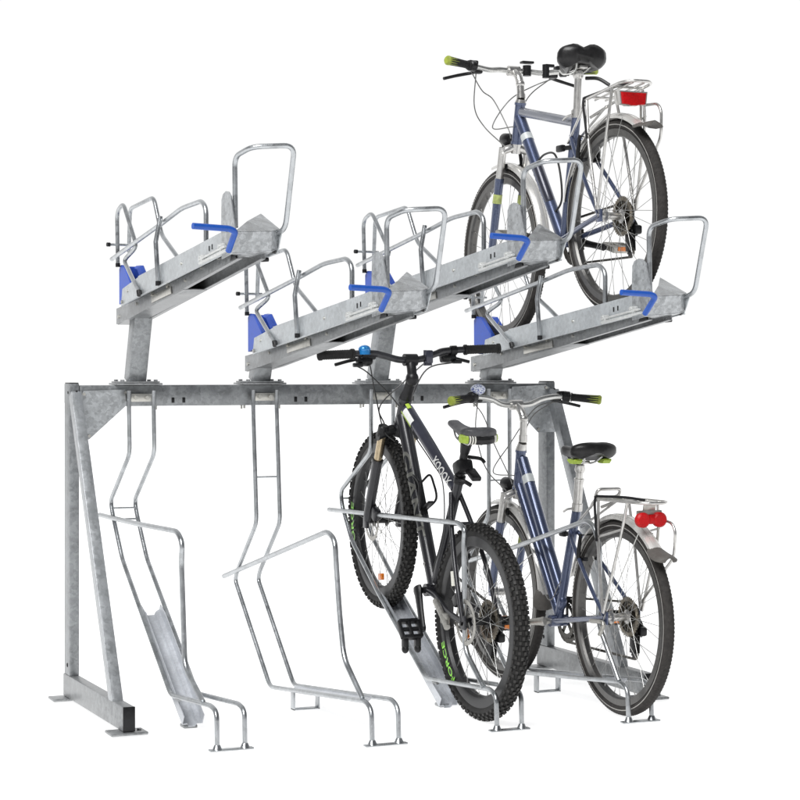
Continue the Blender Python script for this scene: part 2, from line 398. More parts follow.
for k, H in enumerate(HOLD):
    x = xk(k); hx = HX[k]; b = R()
    for s in (-1, 1): b.tube(fillet([(x+s*hx, y, z) for y, z in H['L']], .035), TR, 12)
    # feet are sunk into a round flange
    hold = b.build('wheel_holder', M['zinc_tube'], rack)
    b = R(); b.tube(fillet([(x-hx-.004, y, z) for y, z in H['loop']], .045, 7), .0095, 12); b.build('side_loop', M['zinc_tube'], hold)
    yf = H['L'][-1][0]; b = R()
    b.box((x, yf, .005), (2*hx+.055, .028, .006), None, .002)
    for s in (-1, 1): b.cyl((x+s*hx, yf, .006), (x+s*hx, yf, .022), .017, 18, .010)
    b.build('foot_plate', M['zinc_tube'], hold)
    b = R()
    for y, z in H['wires']: b.cyl((x-hx, y, z), (x+hx, y, z), .0035, 8)
    b.build('cross_wire', M['zinc_tube'], hold)
    b = R(); yd = H['L'][0][0]; b.box((x, yd/2, ZB-.047), (.088, abs(yd)-.004, .030), None, .002)
    for s in (-1, 1):
        b.cyl((x+s*.022, yd-.006, ZB-.047), (x+s*.022, yd+.010, ZB-.047), .008, 6)
        b.cyl((x+s*.078, .012, ZB-BH-.014), (x+s*.078, .012, ZB-BH+.002), .0045, 8); b.cyl((x+s*.066, .012, ZB-BH-.012), (x+s*.066, .012, ZB-BH+.002), .0045, 8)
    b.build('bolt_bracket', M['bolt'], hold)
    if H['ramp']:
        # sheet channel carrying the front wheel up the slope: V-ended, inclined
        if k == 0: (y0, z0), (y1, z1) = (-.20, .345), (-.700, .022)
        else: (y0, z0), (y1, z1) = (-.10, .345), (-.655, .012)
        d = Vector((0, y1-y0, z1-z0)).normalized(); n = Vector((0, -d.z, d.y)); n = n if n.z > 0 else -n
        w = hx-.010; hh = .034; th = .003
        def sec(y, z, rise, cut=0):
            c = Vector((x, y, z))
            prof = [(-w, rise), (-w, -.004), (-.017, -.004), (-.012, -.016), (.012, -.016), (.017, -.004), (w, -.004), (w, rise)]
            ins = [(w-th, rise), (w-th, -.004+th), (.018, -.004+th), (.013, -.016+th), (-.013, -.016+th), (-.018, -.004+th), (-w+th, -.004+th), (-w+th, rise)]
            return [c+Vector((px, 0, 0))+n*pz+d*(cut*(abs(px)/w)*-1) for px, pz in prof+ins]
        b = R(); b.loft([sec(y0, z0, hh*.6, .03), sec(y0+(y1-y0)*.06, z0+(z1-z0)*.06, hh), sec(y1, z1, hh)])
        ch = b.build('wheel_channel', M['zinc_sheet'], hold, 30)
        b = R()
        for t in (.33, .12): 
            c = Vector((x-.026, y0+(y1-y0)*t, z0+(z1-z0)*t)); b.cyl(c-n*.002, c+n*.0005, .004, 10)
        b.build('drain_hole', M['black_plastic'], ch)
        b = R(); b.tube(fillet([(x-hx, y1+.03, z1+.085), (x-hx, y1-.01, z1+.084)], .01), .006, 8); 
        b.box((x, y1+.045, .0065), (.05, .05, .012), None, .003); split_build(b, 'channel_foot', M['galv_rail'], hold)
    else:
        # flat gutter between the bottom rods and the rear bracket
        ya, yb_ = -.30, -1.05
        b = R(); za, zb_ = lerp_on(H['L'], ya), lerp_on(H['L'], yb_)
        w = .030
        b.loft([[(x+px, y, z+pz) for px, pz in ((-w, .004), (-w, -.003), (-.02, -.012), (.02, -.012), (w, -.003), (w, .004), (w-.003, .004), (w-.003, 0), (.019, -.009), (-.019, -.009), (-w+.003, 0), (-w+.003, .004))] for y, z in ((ya, za), (yb_, zb_))])
        b.build('wheel_gutter', M['zinc_sheet'], hold, 30)
        z = lerp_on(H['L'], -.485); b = R()
        for s in (-1, 1): b.box((x+s*hx, -.485, (z-.005)/2+.004), (.006, .034, z-.005), None, .001)
        b.box((x, -.485, .0065), (2*hx+.006, .034, .005), None, .001)
        b.build('rear_bracket', M['zinc_tube'], hold)

# upper trays; geometry of the far-left (high) tray, then copies
TX = xk(0)-.009
DX = [0, .5+.019, 1.0+.016, 1.5+.000]
DZ = [0, -.180, -.004, -.182]
W = .080
def zt(y): return 1.552-.1045*y          # tray top line
def zr(y): return 1.429-.1275*y          # rail bottom line
def T(): return MB(RACK)
def make_tray():
    x = TX; b = T(); th = .003
    # side walls + floor as one bent sheet
    def wall(sx):
        pts = [(-.097,1.487),(-.115,1.552),(-.327,1.587),(-1.322,1.692),(-1.42,1.690),(-1.38,1.627)]
        b.poly([(x+sx*W, y, z) for y, z in pts], (-sx*th, 0, 0))
        # folded lip along the top edge
        b.poly([(x+sx*W, -.327, 1.587), (x+sx*W, -1.322, 1.692), (x+sx*W, -1.322, 1.696), (x+sx*W, -.327, 1.591)], (-sx*.016, 0, 0))
    wall(-1); wall(1)
    for s in (-1, 1):   # outward flange folded along the bottom edge
        b.poly([(x+s*W, -.12, 1.4895), (x+s*W, -1.375, 1.6265), (x+s*W, -1.375, 1.6300), (x+s*W, -.12, 1.4930)], (s*.006, 0, 0))
    b.add([(x-W+.0035, -.10, 1.520), (x+W-.0035, -.10, 1.520), (x+W-.0035, -1.36, 1.652), (x-W+.0035, -1.36, 1.652), (x-W+.0035, -.10, 1.516), (x+W-.0035, -.10, 1.516), (x+W-.0035, -1.36, 1.648), (x-W+.0035, -1.36, 1.648)],
          [(0, 1, 2, 3), (7, 6, 5, 4), (0, 4, 5, 1), (1, 5, 6, 2), (2, 6, 7, 3), (3, 7, 4, 0)])
    for s in (-1, 1): # sloped inner gutter that centres the tyre
        b.poly([(x+s*.03, -.12, 1.525), (x+s*(W-.004), -.12, 1.545), (x+s*(W-.004), -.12, 1.541), (x+s*.03, -.12, 1.521)], (0, -1.2, .1255))
    tray = b.build('upper_tray', M['galv'], rack, 30)
    # fixed guide rail below: C section open at the bottom
    b = T(); rw = .047; y0, y1 = .088, -1.352
    def cs(y, zb, ztop): return [(x-rw, zb), (x-rw, ztop), (x+rw, ztop), (x+rw, zb), (x+rw-.016, zb), (x+rw-.016, zb+.003), (x+rw-.003, zb+.003), (x+rw-.003, ztop-.003), (x-rw+.003, ztop-.003), (x-rw+.003, zb+.003), (x-rw+.016, zb+.003), (x-rw+.016, zb)]
    b.loft([[(px, y, pz) for px, pz in cs(y, zb, ztop)] for y, zb, ztop in ((y0, 1.424, 1.484), (-.10, 1.443, 1.501), (y1, 1.606, 1.636))])
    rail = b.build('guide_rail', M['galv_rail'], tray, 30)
    b = T(); b.poly([(x-rw+.004, .080, 1.4225), (x-rw+.004, -.76, 1.5275), (x-rw+.004, -.76, 1.5305), (x-rw+.004, .080, 1.4255)], (2*rw-.008, 0, 0))
    b.bar((x, -.62, 1.5125), (x, -.74, 1.5275), .06, .006)
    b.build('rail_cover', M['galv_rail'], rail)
    b = T()
    for y in (.05,): b.cyl((x-rw-.005, y, 1.452), (x-rw, y, 1.452), .007, 8)
    b.bar((x-rw-.003, -.40, 1.505), (x-rw-.003, -.64, 1.531), .004, .026)
    for y in (-.41, -.60): b.cyl((x-rw-.010, y, zr(y)+.043), (x-rw, y, zr(y)+.043), .008, 6)
    b.cyl((x-rw-.005, -.80, 1.558), (x-rw, -.80, 1.558), .006, 8); b.cyl((x-W-.006, -.118, 1.503), (x-W, -.118, 1.503), .007, 6)
    for y in (-.20, -.98, -1.16): b.cyl((x-rw-.006, y, zr(y)+.040), (x-rw, y, zr(y)+.040), .0055, 6)
    for y in (-.19, -.86): b.cyl((x-W-.004, y, zt(y)-.030), (x-W, y, zt(y)-.030), .005, 8)
    split_build(b, 'clamp', M['bolt'], rail)
    b = T(); b.poly([(x-rw-.001, -1.29, 1.601), (x-rw-.001, -1.35, 1.607), (x-rw-.001, -1.34, 1.635), (x-rw-.001, -1.31, 1.632)], (-.004, 0, 0)); b.cyl((x+.05, -1.30, 1.606), (x+.075, -1.30, 1.608), .007, 10)
    split_build(b, 'end_stop', M['black_plastic'], rail)
    # flared front cap of folded plate
    b = T()
    A, B_, C = Vector((x-W-.003, -1.440, 1.684)), Vector((x+W+.002, -1.215, 1.760)), Vector((x+W+.003, -1.389, 1.700))
    D, E_, F = Vector((x+W+.002, -1.385, 1.640)), Vector((x+W-.004, -1.206, 1.612)), Vector((x-W-.003, -1.392, 1.617))
    Mm = Vector((x+.045, -1.415, 1.690)); N_ = Vector((x+.05, -1.400, 1.628)); G = Vector((x-W-.003, -1.30, 1.606)); Hh = Vector((x-W-.003, -1.30, 1.692))
    o = Vector((0, .004, .0))
    front = [A, Vector((x-.02, -1.375, 1.722)), B_, C, Mm]
    low = [A, Mm, N_, F]; sidep = [Mm, C, D, N_]; bot = [F, N_, D, E_]; lft = [Hh, A, F, G]
    rsd = [C, B_, E_, D]
    for q in (front, low, sidep, bot, lft, rsd):
        nn = (q[1]-q[0]).cross(q[2]-q[0]).normalized()*.003
        b.poly(q, nn)
    cap = b.build('front_plate', M['galv_plate'], tray, 25)
    b = T(); b.ball((x+W-.002, -1.355, 1.636), .013, (1, 1, 1)); b.build('rubber_stop', M['black_plastic'], cap)
    # lifting hoop with its upright tab
    b = T(); pts = [(-1.300,1.69),(-1.305,1.795),(-1.318,1.811),(-1.347,1.819),(-1.376,1.815),(-1.398,1.80),(-1.442,1.69)]
    b.poly([(x-W-.001, y, z) for y, z in pts], (-.004, 0, 0)); tab = b.build('hoop_tab', M['galv_plate'], tray, 30)
    b = T(); b.tube(fillet([(x-W+.010, -1.400, 1.70), (x-W+.010, -1.392, 1.925), (x-.05, -1.500, 1.946), (x+W, -1.530, 1.953), (x+W, -1.447, 1.700), (x+W-.006, -1.385, 1.685)], .035, 7), .0085, 12)
    b.build('lifting_hoop', M['zinc_tube'], tray)
    # blue pull handle
    b = T(); b.tube(fillet([(x-W-.018, -1.415, 1.626), (x-W-.020, -1.488, 1.682), (x-W-.04, -1.492, 1.690), (x-.245, -1.510, 1.694)], .02, 6), .0100, 14)
    b.build('pull_handle', M['blue_plastic'], tray)
    # slider bracket
    b = T()
    b.bar((x-W-.010, -1.10, 1.601), (x-W-.010, -1.375, 1.631), .016, .008); b.cyl((x-W-.014, -1.10, 1.613), (x-W-.014, -1.37, 1.643), .0045, 10)
    for y, z in ((-1.12, 1.622), (-1.32, 1.648)):
        b.box((x-W-.008, y, z-.006), (.012, .040, .026), None, .004)
        b.cyl((x-W-.018, y+.012, z-.002), (x-W, y+.012, z-.002), .0065, 8); b.cyl((x-W-.018, y-.012, z-.010), (x-W, y-.012, z-.010), .0065, 8)
    b.build('slider', M['slider'], tray)
    b = T()
    for y, z in ((-1.165, 1.647), (-1.195, 1.651)): b.box((x-W-.0005, y, z), (.003, .007, .017), None, .001)
    split_build(b, 'slot', M['black_plastic'], tray)
    # side bar, its post, and the two wheel hooks
    b = T(); b.tube(fillet([(x-.06, .106, 1.674), (x-.06, -.591, 1.772), (x-.06, -.80, 1.805), (x-.06, -1.02, 1.813), (x-.06, -1.068, 1.786), (x-.06, -1.068, 1.655)], .05, 7), .0085, 12); b.build('side_bar', M['zinc_tube'], tray)
    b = T(); b.tube([(x-.075, -.595, 1.790), (x-.094, -.600, 1.70), (x-W-.009, -.611, 1.560)], .0085, 12); b.build('bar_post', M['zinc_tube'], tray)
    b = T(); b.tube(fillet([(x-.05, .056, 1.654), (x-.05, .068, 1.853), (x-.05, -.02, 1.880), (x-.055, -.222, 1.704), (x-.07, -.10, 1.660), (x-W-.009, -.369, 1.532)], .035, 6), .0080, 12); b.build('wheel_hook', M['zinc_tube'], tray)
    b = T(); b.tube(fillet([(x, .080, 1.70), (x, .064, 1.866), (x, -.256, 1.886), (x, -.357, 1.741), (x, -.52, 1.666), (x+.012, -.66, 1.585)], .035, 6), .0080, 12); b.build('wheel_hook', M['zinc_tube'], tray)
    b = T(); b.cyl((x+.02, .080, 1.728), (x-.082, .060, 1.727), .005, 10); b.build('cross_pin', M['zinc_tube'], tray)
    b = T(); b.cyl((x-W-.009, -.369, 1.536), (x-W-.010, -.380, 1.520), .0095, 12); b.cyl((x-W-.009, -.611, 1.562), (x-W-.009, -.612, 1.546), .0095, 12)
    b.cyl((x-.05, .056, 1.656), (x-.05, .055, 1.642), .0093, 12); b.cyl((x-.080, .060, 1.727), (x-.092, .058, 1.727), .008, 12)
    split_build(b, 'tube_cap', M['black_plastic'], tray)
    # blue plastic wheel guide: two cheeks and a back wall
    b = T()
    for s in (-1, 1):
        b.loft([[(x+s*a_, y, z) for y, z in ((.072, 1.500), (.074, 1.634), (.056, 1.648-.004*k_), (.010, 1.644-.006*k_), (-.085, 1.572-.008*k_), (-.100, 1.530))] for a_, k_ in ((.040, 0), (.037, -.6), (.022, 0), (.012, 2.0))])
    b.box((x, .060, 1.570), (.050, .018, .150), None, .005)
    b.build('wheel_guide', M['blue_guide'], tray, 30)
    return tray
tray0 = make_tray()
trays = [tray0]
for k in (1, 2, 3):
    t = copy_tree(tray0, rack); t.location = (DX[k], 0, DZ[k]); trays.append(t)
for k in range(4):
    x = xk(k); t = trays[k]; dz = DZ[k]; loc = t.location.copy()
    off = Vector(RACK)+loc
    zt_ = 1.455+dz; yl = -.016-.32*(zt_-1.205)
    b = MB(off); b.bar((x, -.004+.03, 1.206), (x, yl+.03, zt_+.012), .070, .066, (1, 0, 0), .004)
    b.build('tray_post', M['galv_beam'], t)
    b = MB(off); b.box((x, .018, 1.1965), (.178, .12, .007), None, .002); b.box((x, .018, 1.2035), (.16, .11, .006), None, .002)
    for sx in (-.065, .065):
        for y in (-.03, .06): b.cyl((x+sx, y, 1.206), (x+sx, y, 1.213), .008, 6)
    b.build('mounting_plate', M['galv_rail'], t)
tray_names = ['high empty tray at the far left', 'low empty tray above the bare floor holder', 'high empty tray beside the raised bicycle', 'low tray carrying a bicycle']
for t, n in zip(trays, tray_names): t['label'] = n
ramps = [o for o in rack.children if o.name.startswith('wheel_holder')]

# ------------------------------------------------------------------ wheels
def make_wheel(parent, root_off, c, Rw, tw, kind, rim_mat, lean=0, steer=0, hub=(.05, .012), front=True, blocks=None, decal=None):
    """wheel about axle centre c (world); rim is the part, the rest are its sub-parts"""
    Z = Vector((0, 0, 0)); r = Rw-tw           # rim seat radius ~ Rw - tyre height
    w = MB()
    rh = tw*.42; ri = Rw-tw*(1.60 if kind == 'trek' else 1.52)
    if kind == 'trek': prof = [(-rh*.92, ri+.029), (-rh, ri+.006), (-rh*.55, ri), (rh*.55, ri), (rh, ri+.006), (rh*.92, ri+.029), (rh*.7, ri+.024), (-rh*.7, ri+.024)]
    else: prof = [(-rh*.9, ri+.038), (-rh*1.0, ri+.006), (-rh*.85, ri-.002), (-rh*.35, ri-.009), (rh*.35, ri-.009), (rh*.85, ri-.002), (rh*1.0, ri+.006), (rh*.9, ri+.038), (rh*.7, ri+.030), (-rh*.7, ri+.030)]
    w.ring(Z, prof, 96)
    wh = w.build('wheel', rim_mat, parent, 30, Vector(c)-Vector(root_off))
    # tyre: outer section
    tr = tw*.5; rc = Rw-tr-(.004 if kind == 'mtb' else 0); t = MB(); n = 18
    t.mat(M['rubber'] if kind == 'mtb' else M['rubber_worn'])
    secp = []
    for i in range(n):
        a = 2*PI*i/n; secp.append((tr*1.0*math.cos(a), rc+tr*(1.04 if kind == 'trek' else 1.0)*math.sin(a)))
    t.ring(Z, secp, 120)
    if kind == 'mtb':
        N = 62; t.mat(M['rubber'])
        for row, (al, wx, ly) in enumerate(((-76, .009, .013), (-52, .010, .012), (-30, .010, .012), (-9, .010, .014), (9, .010, .014), (30, .010, .012), (52, .010, .012), (76, .009, .013))):
            al = math.radians(al)
            for i in range(N):
                a = 2*PI*(i+(.5 if row % 2 else 0)+random.uniform(-.04, .04))/N
                er = Vector((0, math.cos(a), math.sin(a))); et = Vector((0, -math.sin(a), math.cos(a))); ex = Vector((1, 0, 0))
                nn = er*math.cos(al)+ex*math.sin(al); sd = ex*math.cos(al)-er*math.sin(al)
                p = er*rc+nn*(tr+.0012)
                lx, lt, ln = wx/2, ly/2, .0036
                base = [p+sd*i_*lx*1.15+et*j_*lt*1.15-nn*ln for i_, j_ in ((-1, -1), (1, -1), (1, 1), (-1, 1))]
                top = [p+sd*i_*lx*.9+et*j_*lt*.9+nn*ln for i_, j_ in ((-1, -1), (1, -1), (1, 1), (-1, 1))]
                t.mat(M['rubber']).add(base+top, [(0, 1, 5, 4), (1, 2, 6, 5), (2, 3, 7, 6), (3, 0, 4, 7)]); t.mat(M['rubber_knob']).add(top, [(0, 1, 2, 3)])
    else:
        N = 150
        for i in range(N):     # shallow raised chevrons of a touring tread
            for s in (-1, 1):
                a = 2*PI*(i+(.5 if s > 0 else 0))/N
                for al0, al1, da in ((8, 26, .012), (32, 50, .010)):
                    q = []
                    for al, aa in ((al0, a), (al1, a+da), (al1, a+da+.022), (al0, a+.022)):
                        al_ = math.radians(al)*s; rr = tr*1.035+.0008
                        q.append((rr*math.sin(al_), (rc+rr*math.cos(al_))*math.cos(aa), (rc+rr*math.cos(al_))*math.sin(aa)))
                    t.add(q, [(0, 1, 2, 3)])
    tyre = t.build('tyre', None, wh, 40)
    if kind == 'trek':
        s = MB()
        for sx in (-1, 1):
            a0, a1 = math.radians(4), math.radians(-6)
            s.ring(Z, [(sx*(tr+.0008)*math.cos(a0), rc+(tr+.0008)*math.sin(a0)), (sx*(tr+.0016)*math.cos(0), rc), (sx*(tr+.0008)*math.cos(a1), rc+(tr+.0008)*math.sin(a1))], 96)
        s.build('reflective_stripe', M['stripe'], wh)
    # hub
    hw, fl = hub; g = MB()
    g.tube([(-hw-.012, 0, 0), (-hw-.006, 0, 0), (-hw-.006, 0, 0), (-hw*.75, 0, 0), (-hw*.68, 0, 0), (-hw*.66, 0, 0), (-hw*.55, 0, 0), (hw*.3, 0, 0), (hw*.38, 0, 0), (hw*.40, 0, 0), (hw*.46, 0, 0), (hw+.012, 0, 0)],
           [.006, .006, .012, .013, .024, .024, .014, .014, .026, .026, .013, .008], 24)
    g.build('hub', M['alloy'] if kind == 'trek' else M['black_plastic'], wh, 30)
    s = MB(); ns = 32; fx = [-hw*.67, hw*.39]; fr = .021
    for i in range(ns):
        sd = i % 2; j = i//2; base = 2*PI*i/ns; sweep = (1 if j % 2 else -1)*math.radians(68)
        ha = base+sweep; p0 = (fx[sd], fr*math.cos(ha), fr*math.sin(ha)); rs = ri+.001 if kind == 'trek' else ri-.008; p1 = ((-.004 if sd == 0 else .004), rs*math.cos(base), rs*math.sin(base))
        s.cyl(p0, p1, .00105, 6)
        q = Vector(p1)*.955+Vector(p0)*.045
        s.cyl(q, p1, .0020, 6)
    s.build('spokes', M['spoke'], wh)
    if not front:
        cs = MB(); x0 = hw*.46
        rr = (.074, .066, .059, .052, .046, .040, .034, .028) if kind == 'trek' else (.078, .070, .062, .054, .047, .040, .034, .028)
        for i, q in enumerate(rr): cs.mat(M['sprocket_dark'] if i % 2 else M['sprocket']).disc_gear((x0+.0045*i, 0, 0), q, int(q*2*PI/.0127), .0022, .0045, max(.012, q-.017))
        cs.cyl((x0-.001, 0, 0), (x0+.035, 0, 0), .019, 20)
        cs.build('cassette', None, wh, 30)
    if kind == 'mtb':
        d = MB(); xd = -hw*.86; d.ring(Z, [(xd-.0009, .082), (xd+.0009, .082), (xd+.0009, .066), (xd-.0009, .066)], 60)
        for i in range(6):
            a = 2*PI*i/6; d.bar((xd, .022*math.cos(a), .022*math.sin(a)), (xd, .068*math.cos(a+.55), .068*math.sin(a+.55)), .0018, .008, (1, 0, 0), 0)
        d.build('brake_disc', M['alloy_dull'], wh, 30)
    if blocks:
        for a, mat, rad, ln in blocks:
            o = MB(); er = Vector((0, math.cos(a), math.sin(a))); et = Vector((0, -math.sin(a), math.cos(a)))
            o.box(er*rad+Vector((-.012, 0, 0)), (.012, ln, .026), Matrix((Vector((1, 0, 0)), et, er)).transposed(), .003)
            o.build('spoke_reflector', mat, wh)
    if decal:
        d = MB()
        for txt, a, sz in decal: text_on_ring(d, txt, sz, (0, 0, 0), ri+.015, -rh-.0040, a, 1.5)
        d.build('rim_lettering', M['decal_green'], wh)
    wh.rotation_euler = (0, lean, steer)
    return wh

# ------------------------------------------------------------------ bicycle pieces
def make_saddle(mb, c, length, half_w, pitch, lobes=.010, thick=.045, nose=.020, yaw=0.0):
    """c: middle of the rail clamp line at underside; nose to +Y"""
    rings = []; st = 16; n = 28
    for i in range(st+1):
        t = i/st; y = length*(.55-t)
        w = nose+(half_w-nose)*(max(0, (t-.25)/.58))**1.6 if t < .83 else half_w*math.sqrt(max(0, 1-((t-.83)/.185)**2))
        if t < .06: w *= .55+.45*(t/.06)
        w = max(w, .006); lob = lobes*max(0, (t-.45)/.5); ring = []
        sag = .010*math.sin(PI*min(1, t*1.15)); zc = .006*(t > .0)+.014*max(0, t-.5)*2
        hgt = thick*(.50+.50*min(1, t*1.3))*(1 if t < .93 else math.sqrt(max(.1, 1-((t-.93)/.085)**2)))
        for k in range(n):
            a = 2*PI*k/n; ca, sa = math.cos(a), math.sin(a)
            x = w*(abs(ca)**.8)*(1 if ca >= 0 else -1)
            u = x/w
            if sa >= 0: z = hgt*.50*sa**.62 + lob*(.35-1.0*math.exp(-(u/.26)**2))*sa**.5 - sag
            else: z = -hgt*.50*(abs(sa)**.55)*(.45+.55*math.exp(-((abs(u)-.72)/.28)**2)) - sag
            v = Vector((x, y, z+zc)); v = Matrix.Rotation(yaw, 3, 'Z') @ (Matrix.Rotation(pitch, 3, 'X') @ v)
            ring.append(Vector(c)+v)
        rings.append(ring)
    mb.loft(rings)
    return rings

def rotp(y, z, p):
    """bike-frame offset (y forward, z up) pitched so that the front drops for p > 0"""
    return (y*math.cos(p)+z*math.sin(p), -y*math.sin(p)+z*math.cos(p))

def crankset(frame_parent, off, X, bb, ang, ring_r=.088, arm_mat='alloy', pedal_mat='black_plastic', reflector=False, platform=False, fat=1.0, L=.170):
    b = MB(off); x = X+.042
    for i, q in enumerate((ring_r, ring_r*.82)): b.disc_gear((x-.008*i, bb[0], bb[1]), q, int(q*2*PI/.0127), .0028, .005, q-.020)
    for i in range(5):
        a = 2*PI*i/5+.3; b.bar((x-.003, bb[0], bb[1]), (x-.003, bb[0]+(ring_r-.018)*math.cos(a), bb[1]+(ring_r-.018)*math.sin(a)), .005, .016)
    cr = b.build('chainring', M['chain'], frame_parent, 30)
    b = MB(off)
    b.cyl((X-.072, bb[0], bb[1]), (X+.075, bb[0], bb[1]), .012, 16)
    for s in (-1, 1):
        a = ang+(0 if s < 0 else PI); e = (bb[0]+L*math.cos(a), bb[1]+L*math.sin(a))
        rg = []
        for t, w, th in ((-.10, .016, .014), (0, .018, .017), (.12, .015, .014), (.5, .0125, .012), (.9, .0125, .012), (1, .014, .013), (1.07, .009, .011)):
            py = bb[0]+(e[0]-bb[0])*t; pz = bb[1]+(e[1]-bb[1])*t; dx = X+s*(.066+.012*min(1, max(0, t)))
            ny, nz = -math.sin(a), math.cos(a); ring = []
            for k in range(12):
                q = 2*PI*k/12; ring.append((dx+fat*th*.62*math.cos(q), py+fat*ny*w*math.sin(q), pz+fat*nz*w*math.sin(q)))
            rg.append(ring)
        b.loft(rg)
    crank = b.build('crank', M[arm_mat], frame_parent, 40)
    for s in (-1, 1):
        a = ang+(0 if s < 0 else PI); e = (bb[0]+L*math.cos(a), bb[1]+L*math.sin(a))
        b = MB(off); x0 = X+s*.080; x1 = X+s*(.170 if platform else .190)
        b.mat(M[pedal_mat]); b.cyl((x0, e[0], e[1]), (x1, e[0], e[1]), .0085, 14)
        tilt = .25 if not platform else .9
        Rm = Matrix.Rotation(tilt, 3, 'X')
        def pt(px, y, z): v = Rm @ Vector((0, y, z)); return (px, e[0]+v.y, e[1]+v.z)
        xa, xb = X+s*(.092 if platform else .096), X+s*(.166 if platform else .186)
        py = .034 if platform else .040
        for yy in (-py, py):
            b.bar(pt(xa, yy, 0), pt(xb, yy, 0), .013 if platform else .010, .026, tuple(Rm @ Vector((0, 1, 0))), .003)
        for px in (xa, (xa+xb)/2, xb):
            b.bar(pt(px, -py-.002, 0), pt(px, py+.002, 0), .013 if platform else .009, .022, (1, 0, 0), .003)
        if platform:
            for yy in (-py, py):
                for px in (xa+.004*s, (xa+xb)/2, xb-.004*s): b.cyl(pt(px, yy, -.014), pt(px, yy, .016), .003, 6)
            # toe-cage block hanging below the spindle
            for px in (xa+.012*s, xb-.012*s):
                b.bar(pt(px, -.026, -.006), (px, e[0]-.012, e[1]-.066), .020, .032, (1, 0, 0), .006)
                b.ball((px, e[0]-.013, e[1]-.070), .017, (.75, 1, 1))
        ped = b.build('pedal', None, crank)
        if reflector:
            c = MB(off)
            for yy in (-.047, .047): c.box(pt((xa+xb)/2, yy, .004), (.055, .006, .016), Rm, .002)
            split_build(c, 'pedal_reflector', M['orange'], crank)
    return cr

def chain_and_derailleur(frame, off, X, bb, ra, ring_r, cog_r, dn):
    """chain loop on the drive side; dn: unit vector 'down' for the cage"""
    x = X+.044; up = Vector((0, -dn.y*-1, 0))
    bbv, rav = Vector((x, *bb)), Vector((x, *ra)); f = (bbv-rav).normalized(); n = Vector((0, -f.z, f.y)); n = n if n.z > 0 else -n
    jock = rav+dn*.070-f*.022; ten = rav+dn*.132-f*.020
    pts = []
    for i in range(13): a = PI/2-PI*i/12; pts.append(bbv+n*ring_r*math.sin(a)+f*ring_r*math.cos(a))
    for i in range(6): a = -PI*.5+PI*.45*i/5; pts.append(ten+n*(.022*math.sin(a))-f*.022*abs(math.cos(a)))
    for i in range(5): a = i/4; pts.append(jock+f*(.022*(1-a))+n*(-.010+.02*a))
    for i in range(9): a = -PI*.35-PI*.15-PI*1.0*i/8; pts.append(rav+n*cog_r*math.sin(a)+f*cog_r*math.cos(a))
    pts.append(pts[0]); b = MB(off); d = []
    for i in range(len(pts)-1):
        L = (pts[i+1]-pts[i]).length; m = max(1, int(L/.0127))
        for k in range(m): d.append(pts[i]+(pts[i+1]-pts[i])*(k/m))
    for i in range(len(d)):
        p, q = d[i], d[(i+1) % len(d)]
        if (q-p).length > .004: b.bar(p, q+(q-p)*.25, .0075 if i % 2 else .0055, .0080, (1, 0, 0), 0)
    b.build('chain', M['chain'], frame)
    b = MB(off); xr = X+.062
    b.tube(spline([(xr, rav.y, rav.z), tuple(Vector((xr+.012, rav.y, rav.z))+dn*.035-f*.012), tuple(Vector((xr+.010, rav.y, rav.z))+dn*.06-f*.02), tuple(jock+Vector((.02, 0, 0)))], 6), .011, 10)
    b.box(tuple(Vector((xr+.006, rav.y, rav.z))+dn*.055-f*.028), (.030, .042, .034), None, .008)
    for dx in (-.009, .011):
        b.bar(tuple(jock+Vector((dx, 0, 0))), tuple(ten+Vector((dx, 0, 0))), .004, .034, (1, 0, 0), .001)
    for c in (jock, ten): b.disc_gear(tuple(c), .021, 11, .006, .004, .005)
    b.build('derailleur', M['black_plastic'], frame)

def brake_lever(parent, off, p, s, drop, fwd, mat):
    """lever hanging from the bar at p (world); s side"""
    b = MB(off); p = Vector(p); m1 = p+Vector((0, fwd*.5, -.018))
    b.mat(M['black_plastic']); b.box(p+Vector((-s*.005, fwd*.25, -.010)), (.040, .030, .030), None, .008)
    b.mat(mat); b.tube(spline([p+Vector((-s*.01, fwd*.6, -.015)), p+Vector((s*.02, fwd*1.0, -.020)), p+Vector((s*.07, fwd*1.05, -.028-drop*.4)), p+Vector((s*.125, fwd*.9, -.038-drop))], 5), [.006, .0062, .0065, .0068, .007]+[.0068]*5+[.0065]*6, 10)
    b.build('brake_lever', None, parent)

